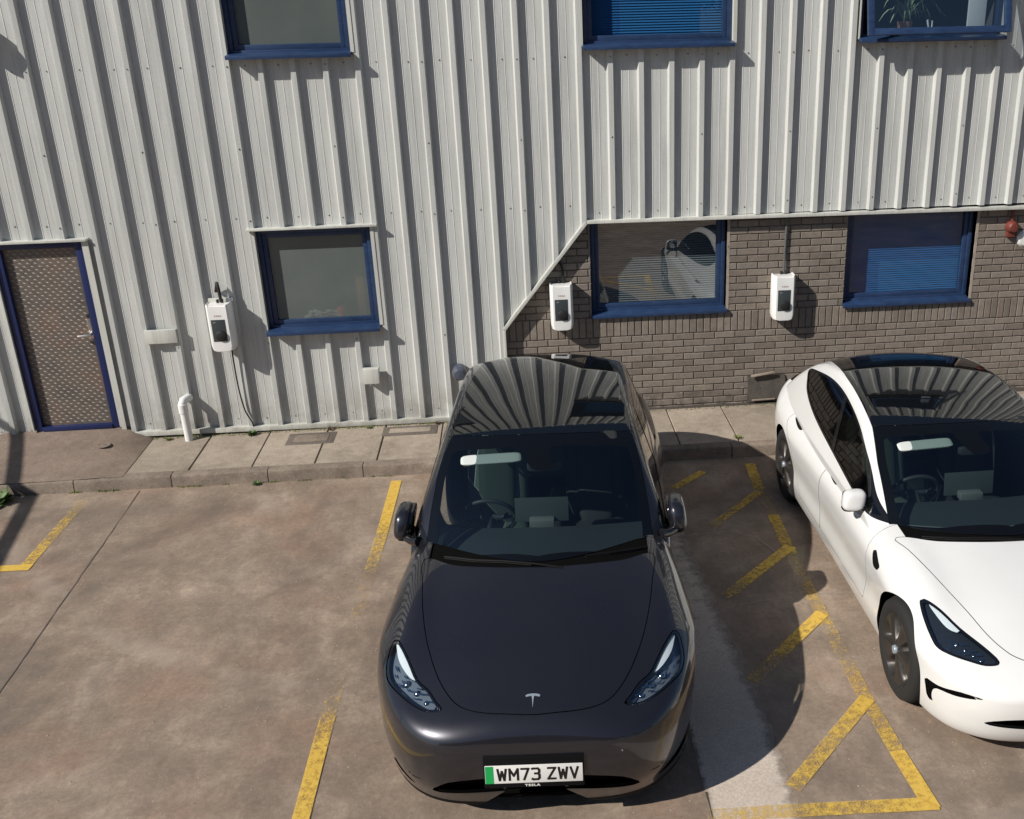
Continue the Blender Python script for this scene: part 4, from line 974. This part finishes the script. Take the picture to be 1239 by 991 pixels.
    for sg in (-1, 1):
        for kk, P_ in enumerate(conf['inlet']):
            pp = smooth_poly([(sg * x, z) for x, z in P_], 3); f = lambda V: np.maximum(pdist(V[:, [0, 2]], pp), V[:, 1] - .75)
            it, L = L.split(f(L.V)); liner = liner.drop(f(liner.V) + .003); it.mesh('air_inlet', M_LINER, E, off=-.022)
        f = lambda V: np.maximum(np.maximum(pdist(V[:, [1, 2]], np.array(conf['repeater'])), .7 - np.abs(V[:, 0])), -sg * V[:, 0]); it, L = L.split(f(L.V)); it.mesh('side_repeater', M_TRIMB, E, off=.006)
    # doors
    for sg in (-1, 1):
        for nm, P_ in (('front_door', conf['fdoor']), ('rear_door', conf['rdoor'])):
            pp = smooth_poly(P_, 3) if False else np.array(P_, float); f = lambda V: np.maximum(np.maximum(pdist(V[:, [1, 2]], pp), .55 - np.abs(V[:, 0])), -sg * V[:, 0])
            dr, L = L.split(f(L.V)); L = L.drop(f(L.V) - .0035)
            hh = conf['handles'][0 if nm == 'front_door' else 1]; hpz = smooth_poly(hh, 3); fh = pdist(dr.V[:, [1, 2]], hpz)
            hd, dr2 = dr.split(fh); d_o = dr2.mesh(nm, paint, E); hd.mesh('door_handle', M_PLASTIC, d_o, off=.004)
    # bumper seam: small gap under the headlights
    sk = lambda V: V[:, 2] - conf['skirt']
    bl, L = L.split(sk(L.V)); bl.mesh('lower_skirt', M_PLASTIC if conf['bowl'] is M_HLB else paint, E)
    L.mesh('body', paint, E)
    liner.mesh('inner_shell', M_LINER, E, off=-.012)
    # --- cabin
    G = Gg.drop(c.L(Gg.V[:, 0], Gg.V[:, 1], Gg.V[:, 2]) + .004)
    re = conf['roofedge']; tp = np.array([(x, s) for s, x in re] + [(-x, s) for s, x in re[::-1]], float)
    tf = lambda V: np.maximum(pdist(V[:, :2], tp), c.belt - .1 - V[:, 2] - 0 * V[:, 1])
    top, G2 = G.split(tf(G.V)); G2 = G2.drop(tf(G2.V) - .003)
    seam = lambda V: V[:, 1] - (conf['seam'] + .28 * V[:, 0] ** 2)
    ws, rf = top.split(seam(top.V)); rf = rf.drop(seam(rf.V) - .004)
    rf2, rearg = rf.split(rf.V[:, 1] - (conf['rearseam'] + 0 * rf.V[:, 0])); rearg = rearg.drop(rearg.V[:, 1] - conf['rearseam'] - .006)
    rf2.mesh('roof_glass', M_ROOFG, E, off=.001); rearg.mesh('rear_glass', M_ROOFG, E, off=.001)
    cp = smooth_poly([(x, s) for x, s in conf['clear']] + [(-x, s) for x, s in conf['clear'][::-1]], 3)
    inn, frit = ws.split(pdist(ws.V[:, :2], cp)); camp = smooth_poly(conf['camera'], 3); cf = lambda V: pdist(V[:, :2], camp)
    cm, inn2 = inn.split(cf(inn.V)); w_o = inn2.mesh('windscreen', M_WSG, E); frit.mesh('black_border', M_FRIT, w_o); cm.mesh('camera_housing', M_FRIT, w_o)
    # side windows
    for sg in (-1, 1):
        sp_ = smooth_poly(conf['side'], 4); f = lambda V: np.maximum(np.maximum(pdist(V[:, [1, 2]], sp_), .3 - np.abs(V[:, 0])), -sg * V[:, 0])
        sw, G2 = G2.split(f(G2.V)); ds = pdist(sw.V[:, [1, 2]], sp_)
        gl, tr = sw.split(ds + .018); tr.mesh('window_trim', M_TRIMB, E, off=.002)
        bp = lambda V: np.abs(V[:, 1] - (conf['bpil'][0] + (V[:, 2] - c.belt) * conf['bpil'][1])) - .035
        pil, gl2 = gl.split(bp(gl.V)); pil.mesh('pillar_trim', M_TRIMB, E, off=.001)
        fr, rr = gl2.split(gl2.V[:, 1] - (conf['bpil'][0] + (gl2.V[:, 2] - c.belt) * conf['bpil'][1]))
        fr.mesh('front_door_glass', M_SIDEG, E, off=-.003); rr.mesh('rear_door_glass', M_PRIV, E, off=-.003)
    G2.mesh('roof_frame', paint, E)
    rim_in = G2.mesh('pillar_lining', M_INT, E, off=-.012)
    # --- wheels and liners
    for w in (c.wf, c.wr):
        for sg in (-1, 1):
            wheel(E, sg * conf['wx'], w, c.wr_, c.wr_, sg, 0, conf['rim'])
        R = c.wr_ + conf['gap'] + .012; n = 24
        for sg in (-1, 1):
            mb = MB(); V = []; F = []; base = 0
            for i in range(n + 1):
                a = math.pi * (-.12 + 1.24 * i / n); V += [(sg * .50, w + R * math.cos(a), c.wr_ + R * math.sin(a)), (sg * .80, w + R * math.cos(a), c.wr_ + R * math.sin(a) * .98)]
                if i: F.append((base + 2 * i - 2, base + 2 * i - 1, base + 2 * i + 1, base + 2 * i))
            V += [(sg * .50, w, c.wr_)]; ce = len(V) - 1; F += [(base + 2 * i, base + 2 * i + 2, ce) for i in range(n)]
            mb.add(V, F); mb.build('wheel_arch_liner', M_LINER, E)
    # --- underbody plate
    mb = MB(); mb.box(-.62, .62, .35, c.len - .4, .16, .20); mb.box(-.82, .82, c.wf + .50, c.wr - .50, .162, .20); mb.prism([(-.80, .45), (-.62, .235), (-.35, .125), (0, .10), (.35, .125), (.62, .235), (.80, .45), (.60, .60), (-.60, .60)], .20, .225); mb.build('underbody', M_LINER, E)
    # --- mirrors
    zb = c.belt
    for sg in (-1, 1):
        if conf['mirror'] == 'folded':
            mb = superell(sg * .925, 1.80, zb + .065, .058, .125, .095, .62, .62, 26, 18, (-.012 * sg, .03)); m_ = mb.build('door_mirror', paint, E, smooth=True)
            mb = superell(sg * .880, 1.82, zb + .060, .028, .112, .078, .45, .45, 20, 12, (-.012 * sg, .025)); mb.build('mirror_glass', M_TRIMB, m_, smooth=True)
            mb = superell(sg * .915, 1.79, zb - .022, .055, .115, .016, .6, .6, 20, 8); mb.build('mirror_base', M_PLASTIC, m_, smooth=True)
            mb = MB(); mb.tube([(sg * .80, 1.60, zb + .005), (sg * .85, 1.64, zb - .01), (sg * .90, 1.70, zb - .01)], [.035, .03, .032], 10); mb.build('mirror_arm', M_TRIMB, m_, smooth=True)
        else:
            mb = superell(sg * .930, 1.755, zb + .060, .082, .052, .070, .6, .62, 22, 16, (-.012 * sg, .012)); m_ = mb.build('door_mirror', paint, E, smooth=True)
            mb = superell(sg * .930, 1.795, zb + .060, .072, .020, .058, .5, .5, 18, 12); mb.build('mirror_glass', M_HLC, m_, smooth=True)
            mb = MB(); mb.tube([(sg * .80, 1.72, zb - .005), (sg * .86, 1.76, zb - .02), (sg * .92, 1.80, zb - .015), (sg * .97, 1.81, zb - .012)], [.028, .024, .026, .03], 10); mb.build('mirror_arm', M_TRIMB, m_, smooth=True)
            mb = superell(sg * .930, 1.765, zb - .008, .080, .050, .013, .6, .6, 20, 8); mb.build('mirror_base', M_TRIMB, m_, smooth=True)
    # --- interior
    dz = c.belt - .99
    def zG(x, s): return float(rays(c.G, np.array([[x, s, c.belt - .16]]), np.array([[0, 0, 1.]]), n=26)[0, 2])
    mb = MB(); V = []; F = []; nx, ns = 16, 6
    for i in range(nx + 1):
        x = -.70 + 1.40 * i / nx
        for j in range(ns + 1):
            t = j / ns; s = 1.26 + .22 * (x / .7) ** 2 + (1.86 - 1.26 - .12 * (x / .7) ** 2) * t; z = .945 + dz - .030 * (x / .7) ** 2 - .03 * (1 - t) ** 2 - .035 * max(0, t - .8) * 5 * .3
            V.append((x, s, z))
        V.append((x, s + .012, z - .10))
    m_ = ns + 2; F = [(i * m_ + j, (i + 1) * m_ + j, (i + 1) * m_ + j + 1, i * m_ + j + 1) for i in range(nx) for j in range(m_ - 1)]
    mb.add(V, F); ds_ = mb.build('dashboard', M_DASH, E, smooth=True)
    mb = MB(); P_ = [(x, 1.845 - .12 * (x / .7) ** 2 + .02, .928 + dz - .03 * (x / .7) ** 2) for x in np.linspace(-.68, .68, 15)]; mb.tube(P_, .006, 6); mb.build('dash_strip', M_DASHT, ds_)
    mb = MB(); P_ = [(x, 1.43 + .20 * (x / .7) ** 2, .928 + dz + .012 - .03 * (x / .7) ** 2) for x in np.linspace(-.62, .62, 15)]; mb.tube(P_, .004, 6); mb.build('vent_line', M_DASHT, ds_)
    mb = MB(); Mx = Matrix.Translation((0, 1.945, 1.01 + dz)) @ Matrix.Rotation(-.12, 4, 'X'); mb.box(-.185, .185, -.006, .006, -.07, .105, Mx); sc_ = mb.build('touch_screen', M_SCRN, E, bevel=.004)
    mb = MB(); Mx = Matrix.Translation((0, 1.90, .945 + dz)); mb.box(-.085, .085, -.03, .04, -.02, .035, Mx); mb.build('screen_mount', M_DASHT, sc_, bevel=.008)
    # steering wheel on the left of the picture (right-hand drive)
    cx_, cs_, cz_ = -.375, 2.04, .93 + dz; Rw = .185; ax = Vector((0, .90, .42)).normalized(); u = Vector((1, 0, 0)); v = ax.cross(u).normalized() * -1; ce = Vector((cx_, cs_, cz_))
    mb = MB(); mb.tube([ce + u * Rw * math.cos(a) + v * Rw * math.sin(a) for a in np.linspace(0, 2 * math.pi, 33)[:-1]], .0155, 10, closed=True); st = mb.build('steering_wheel', M_SEATD, E, smooth=True)
    mb = MB(); mb.tube([ce - u * (Rw - .01), ce - u * .05, ce + u * .05, ce + u * (Rw - .01)], [.014, .026, .026, .014], 8); mb.tube([ce, ce - v * (Rw - .01)], [.025, .012], 8); mb.tube([ce - ax * .18 - v * .0, ce - ax * .0], .035, 10); mb.build('wheel_spokes', M_SEATD, st, smooth=True)
    mb = MB(); mb.tube([ce + u * .07 - v * .03 - ax * .01, ce + u * .13 + v * .05 - ax * .01], .010, 6); mb.build('stalk', M_HLC, st, smooth=True)
    for sx in (-.38, .38):
        bm_ = M_SEAT if sx < 0 else M_SEATD
        mb = superell(sx, 2.86, .83 + dz, .235, .085, .37, .45, .65, 22, 18, (0, .13)); st = mb.build('seat_back', bm_, E, smooth=True)
        mb = superell(sx, 2.805, .83 + dz, .145, .075, .33, .45, .5, 20, 14, (0, .125)); mb.build('seat_insert', M_SEATD if sx > 0 else M_SEAT2, st, smooth=True)
        mb = superell(sx, 3.0, 1.20 + dz, .125, .05, .10, .5, .6, 18, 12); mb.build('headrest', bm_, st, smooth=True)
        mb = superell(sx, 2.50, .47 + dz, .25, .29, .10, .45, .6, 20, 12); mb.build('seat_cushion', bm_, E, smooth=True)
    mb = superell(0, 3.75, .78 + dz, .62, .10, .30, .4, .3, 24, 14, (0, .10)); mb.build('rear_bench', M_SEATD, E, smooth=True)
    mb = MB(); mb.box(-.74, .74, 1.3, 4.0, .30, .34); mb.box(-.74, .74, 1.30, 1.34, .30, .80 + dz); mb.box(-.70, .70, 3.95, 4.0, .3, 1.0 + dz); mb.build('cabin_floor', M_INT, E)
    mb = superell(0, 2.45, .52 + dz, .13, .42, .16, .3, .3, 16, 10); mb.build('centre_console', M_SEATD, E, smooth=True)
    # sun visors, interior mirror
    for (x0, x1, m_, s_) in ((-.54, -.125, M_VISOR, 2.015), (.13, .54, M_INT, 2.20)):
        zc = zG((x0 + x1) / 2, s_) - .030; mb = MB(); Mx = Matrix.Translation(((x0 + x1) / 2, s_, zc)) @ Matrix.Rotation(.42, 4, 'X') @ Matrix.Rotation(.05, 4, 'Z'); sv = superell(0, 0, 0, (x1 - x0) / 2, .044, .010, .5, .35, 32, 10); mb.add(sv.v, sv.f, Mx); mb.build('sun_visor', m_, E, smooth=True)
    zc = zG(0, 1.95) - .085; mb = superell(.03, 1.99, zc, .12, .02, .034, .4, .4, 18, 10); mb.build('interior_mirror', M_SEATD, E, smooth=True)
    # --- wipers
    for k_, P_ in enumerate(conf['wipers']):
        pts = []
        for (x, s, up) in P_:
            z1 = max(float(rays(c.L, np.array([[x, s, .5]]), np.array([[0, 0, 1.]]), n=26)[0, 2]) - .01, zG(x, s)); pts.append((x, s, z1 + up))
        mb = MB(); mb.tube(pts, .0075, 7); wo = mb.build('wiper', M_PLASTIC, E, smooth=True)
        mb = MB(); mb.tube([tuple(Vector(p) + Vector((0, 0, -.009))) for p in pts[:4]], .005, 6); mb.build('wiper_blade', M_TYRE, wo)
    # --- plate
    if plate_txt:
        zc = conf['platez']; Mx = Matrix.Translation((.0, -.012, zc)) @ Matrix.Rotation(math.radians(-4), 4, 'X')
        mb = MB(); mb.box(-.268, .268, -.004, .045, -.088, .105, Mx); hd = mb.build('plate_holder', M_PLASTIC, E, bevel=.006)
        mb = MB(); mb.box(-.26, .26, -.0095, -.003, -.0555, .0555, Mx); pl = mb.build('number_plate', M_PLATE, E, bevel=.003)
        mb = MB(); mb.box(-.258, -.215, -.0108, -.009, -.0535, .0535, Mx); mb.build('green_band', M_PGRN, pl)
        ro = (math.pi / 2 - math.radians(4), 0, 0)
        GL = {'W': [[(0, 1), (.22, 0), (.5, .80), (.78, 0), (1, 1)]], 'M': [[(0, 0), (0, 1), (.5, .38), (1, 1), (1, 0)]], '7': [[(0, 1), (1, 1), (.36, 0)]], 'Z': [[(0, 1), (1, 1), (0, 0), (1, 0)]], 'V': [[(0, 1), (.5, 0), (1, 1)]],
              '3': [[(0, .97), (.12, 1), (.80, 1), (1, .88), (1, .66), (.82, .54), (.40, .54)], [(.40, .54), (.82, .54), (1, .42), (1, .13), (.80, 0), (.14, 0), (0, .05)]]}
        xx = -.192; cw, ch, sw = .0375, .0665, .0130
        for chx in plate_txt[0] + ' ' + plate_txt[1]:
            if chx == ' ': xx += .028; continue
            mb = MB(); kk = 0; wd = cw * (1.16 if chx in 'WM' else 1.0)
            for pl_ in GL[chx]:
                P_ = [Vector((xx + u * wd, 0, (v - .5) * ch)) for u, v in pl_]
                for a_, b_ in zip(P_, P_[1:]):
                    t_ = (b_ - a_).normalized(); n_ = Vector((-t_.z, 0, t_.x)) * sw / 2; a2 = a_ - t_ * sw * .42; b2 = b_ + t_ * sw * .42; d0 = -.0100 - kk * .00012; kk += 1
                    q_ = [a2 - n_, b2 - n_, b2 + n_, a2 + n_]; mb.add([(p_.x, d0, p_.z) for p_ in q_], [(0, 1, 2, 3)], Mx)
            mb.build('plate_letter', M_INK, pl, recalc=False); xx += wd + .0195
        t3 = text_mesh('TESLA', .018, 'holder_lettering', M_WPLASTIC, hd, tuple(Mx @ Vector((-.01, -.0052, -.0735))), ro, 1.5, .0006)
        # tow eye cap and sensors
        for (x, z) in conf['sensors']:
            p = rays(c.L, np.array([[x, .8, z]]), np.array([[0, -1., 0]]), n=26)[0]; nn = Vector(grad(c.L, p[None])[0]); rot = nn.to_track_quat('Z', 'Y').to_matrix().to_4x4()
            mb = MB(); mb.lathe([(.0001, .001), (.011, .001), (.0125, -.001)], 16, 'z', Matrix.Translation(Vector(p)) @ rot); mb.build('parking_sensor', paint, E, smooth=True)
    # --- emblem
    ez = conf['emblem']
    bar = [(-.040, .034), (-.030, .039), (-.015, .0415), (0, .0425), (.015, .0415), (.030, .039), (.040, .034), (.036, .026), (.026, .0285), (.013, .031), (.007, .031), (.0035, .010), (0, -.036), (-.0035, .010), (-.007, .031), (-.013, .031), (-.026, .0285), (-.036, .026)]
    arc = [(-.038, .041), (-.02, .0465), (0, .048), (.02, .0465), (.038, .041), (.0355, .0445), (.02, .0495), (0, .0515), (-.02, .0495), (-.0355, .0445)]
    mb = MB()
    for pl_ in (bar,):
        V = []
        for h in (.0005, .0035):
            for (a, b) in pl_:
                x, s = a, ez + b * 1.05; z = float(rays(c.L, np.array([[x, s, .5]]), np.array([[0, 0, 1.]]), n=30)[0, 2]); V.append((x, s, z + h))
        n = len(pl_); mb.add(V, [tuple(range(n, 2 * n)), tuple(range(n))[::-1]] + [(i, (i + 1) % n, n + (i + 1) % n, n + i) for i in range(n)])
    mb.build('emblem', M_CHROME, E)
    return E
M_PLASTIC = mat('black_plastic', (.005, .005, .006), .6, spec=.12)
M_SEAT2 = mat('seat_insert', (.15, .175, .165), .55)
MY.zc = .50; M3.zc = .42
P_DARK = m_paint('dark_grey_paint', (.023, .023, .030), .55, .29, .35)
P_WHITE = m_paint('white_paint', (.70, .70, .69), 0, .35)
M_RIM = mat('aero_wheel_cover', (.040, .036, .033), .38, .35); M_RIMD = mat('dark_rim', (.05, .05, .055), .3, .8)
clearp = [(0, 1.26), (.40, 1.335), (.60, 1.43), (.675, 1.53), (.66, 1.75), (.645, 1.92), (.615, 2.08), (.58, 2.12), (.34, 2.07), (.0, 2.045)]
confY = dict(gap=.036, archtrim=False, bowl=M_HLB,
    hood=[(.73, 1.36), (.71, 1.1), (.675, .86), (.625, .64), (.56, .45), (.50, .325), (.43, .225), (.355, .17), (.25, .137), (.11, .12), (0, .113), (-.11, .12), (-.25, .137), (-.355, .17), (-.43, .225), (-.50, .325), (-.56, .45), (-.625, .64), (-.675, .86), (-.71, 1.1), (-.73, 1.38), (-.52, 1.262), (-.26, 1.192), (0, 1.172), (.26, 1.192), (.52, 1.262)],
    cowlx=.70, hl=[(.815, .725), (.775, .66), (.715, .54), (.65, .405), (.585, .335), (.535, .255), (.495, .195), (.575, .205), (.64, .245), (.735, .335), (.825, .455), (.855, .56), (.85, .66), (.84, .705)],
    drl=[(.818, .712), (.772, .65), (.714, .54), (.648, .405), (.69, .425), (.742, .49), (.785, .57), (.808, .65)],
    refl=[(.40, .66, .56, .825), (.345, .615, .50, .82), (.30, .57, .455, .815), (.258, .55, .41, .80)], proj=[(.715, .43, .026), (.65, .36, .022), (.59, .29, .018)],
    grille=[(-.57, .275), (-.47, .385), (-.24, .43), (0, .435), (.24, .43), (.47, .385), (.57, .275), (.40, .295), (.2, .315), (0, .32), (-.2, .315), (-.40, .295)],
    inlet=[[(.935, .53), (.89, .43), (.80, .335), (.67, .262), (.74, .255), (.86, .285), (.935, .38)], [(.60, .372), (.66, .350), (.73, .372), (.76, .395), (.72, .358), (.66, .338)]],
    repeater=[(1.30, .80), (1.40, .82), (1.47, .80), (1.40, .785)],
    fdoor=[(1.56, 1.08), (1.50, .80), (1.50, .55), (1.55, .34), (2.62, .32), (2.66, .6), (2.60, 1.08)], rdoor=[(2.61, 1.08), (2.67, .6), (2.63, .32), (3.18, .33), (3.33, .50), (3.46, .74), (3.72, .88), (3.72, 1.12)],
    handles=[[(2.30, .868), (2.42, .862), (2.52, .868), (2.42, .885)], [(3.34, .888), (3.46, .882), (3.56, .888), (3.46, .905)]], skirt=.195,
    roofedge=[(1.0, .60), (1.25, .70), (1.5, .748), (1.75, .725), (1.95, .70), (2.28, .642), (2.6, .615), (3.06, .565), (3.44, .53), (3.75, .50), (4.1, .49), (4.45, .47), (4.58, .35), (4.60, .0)], seam=2.17, rearseam=3.60,
    clear=clearp, camera=[(-.115, 2.1), (-.10, 1.98), (-.06, 1.87), (0, 1.84), (.07, 1.85), (.10, 1.88), (.07, 1.98), (.07, 2.1)],
    side=[(4.05, 1.33), (3.95, 1.235), (3.7, 1.145), (3.24, 1.09), (2.6, 1.05), (2.0, 1.005), (1.60, .985), (1.57, 1.005), (1.75, 1.09), (1.97, 1.205), (2.3, 1.33), (2.6, 1.41), (2.95, 1.45), (3.4, 1.45), (3.8, 1.405)],
    bpil=(2.60, .55), wx=.885, rim=M_RIMD, mirror='folded', wipers=[[(-.60, 1.36, .012), (-.40, 1.27, .018), (-.20, 1.225, .020), (-.04, 1.19, .022), (.16, 1.16, .01)], [(.30, 1.27, .012), (.45, 1.31, .016), (.60, 1.37, .014), (.70, 1.42, .01)]],
    platez=.47, sensors=[(.48, .56), (-.48, .56)], emblem=.185)
car_y = build_car(MY, 'parked_car', (-.055, -5.99, 0), math.radians(-4.0), 'dark grey electric crossover with a glass roof, number plate WM73 ZWV', P_DARK, ('WM73', 'ZWV'), confY)
conf3 = dict(confY); conf3.update(gap=.042, archtrim=False, bowl=M_HLB2,
    hood=[(.76, 1.36), (.735, 1.2), (.69, 1.0), (.635, .80), (.575, .60), (.525, .42), (.475, .31), (.42, .24), (.33, .185), (.20, .155), (0, .14), (-.20, .155), (-.33, .185), (-.42, .24), (-.475, .31), (-.525, .42), (-.575, .60), (-.635, .80), (-.69, 1.0), (-.735, 1.2), (-.76, 1.36), (-.52, 1.23), (-.26, 1.15), (0, 1.125), (.26, 1.15), (.52, 1.23)],
    hl=[(.805, .765), (.775, .745), (.72, .64), (.66, .50), (.575, .355), (.52, .235), (.59, .235), (.66, .275), (.75, .345), (.815, .43), (.828, .52), (.828, .62), (.82, .71)],
    drl=[(.785, .735), (.72, .62), (.655, .48), (.70, .49), (.735, .54), (.76, .63)],
    refl=[(.272, .58, .40, .80), (.30, .585, .43, .80), (.33, .60, .465, .805), (.37, .62, .51, .81)], proj=[(.70, .43, .016), (.665, .385, .014), (.63, .34, .014), (.60, .30, .016)],
    grille=[(-.64, .31), (-.56, .36), (-.40, .385), (0, .39), (.40, .385), (.56, .36), (.64, .31), (.50, .305), (.2, .30), (0, .30), (-.2, .30), (-.50, .305)],
    inlet=[[(.875, .42), (.84, .432), (.76, .475), (.66, .482), (.70, .462), (.78, .432), (.845, .402), (.852, .33), (.842, .285), (.862, .30), (.872, .36)]],
    repeater=[(1.235, .690), (1.215, .722), (1.36, .772), (1.385, .755), (1.30, .688)],
    fdoor=[(1.53, 1.0), (1.47, .72), (1.47, .50), (1.52, .30), (2.58, .28), (2.62, .55), (2.56, 1.0)], rdoor=[(2.57, 1.0), (2.63, .55), (2.59, .28), (3.14, .29), (3.29, .45), (3.42, .66), (3.68, .79), (3.68, 1.03)],
    handles=[[(2.30, .812), (2.32, .796), (2.43, .800), (2.53, .818), (2.51, .838), (2.40, .828)], [(3.35, .832), (3.37, .814), (3.48, .818), (3.61, .838), (3.59, .860), (3.46, .848)]], skirt=.24,
    roofedge=[(1.0, .60), (1.2, .69), (1.33, .735), (1.5, .745), (1.75, .72), (1.95, .70), (2.26, .645), (2.6, .625), (3.03, .60), (3.5, .56), (3.9, .50), (4.2, .46), (4.32, .35), (4.34, 0)], seam=2.15, rearseam=3.45,
    side=[(3.83, 1.205), (3.76, 1.13), (3.61, 1.065), (3.24, 1.01), (2.6, .955), (2.01, .905), (1.56, .875), (1.55, .893), (1.68, .96), (1.97, 1.12), (2.3, 1.235), (2.6, 1.30), (2.91, 1.335), (3.2, 1.33), (3.5, 1.285)],
    bpil=(2.56, .65), wx=.905, rim=M_RIM, mirror='open', emblem=.22,
    wipers=[[(-.60, 1.30, .012), (-.40, 1.21, .018), (-.20, 1.165, .020), (-.04, 1.13, .022), (.16, 1.11, .01)], [(.30, 1.21, .012), (.45, 1.25, .016), (.60, 1.31, .014), (.70, 1.36, .01)]])
car_3 = build_car(M3, 'parked_car', (3.21, -5.835, 0), math.radians(-.3), 'white electric saloon with a black glass roof, cut off by the right edge', P_WHITE, None, conf3)
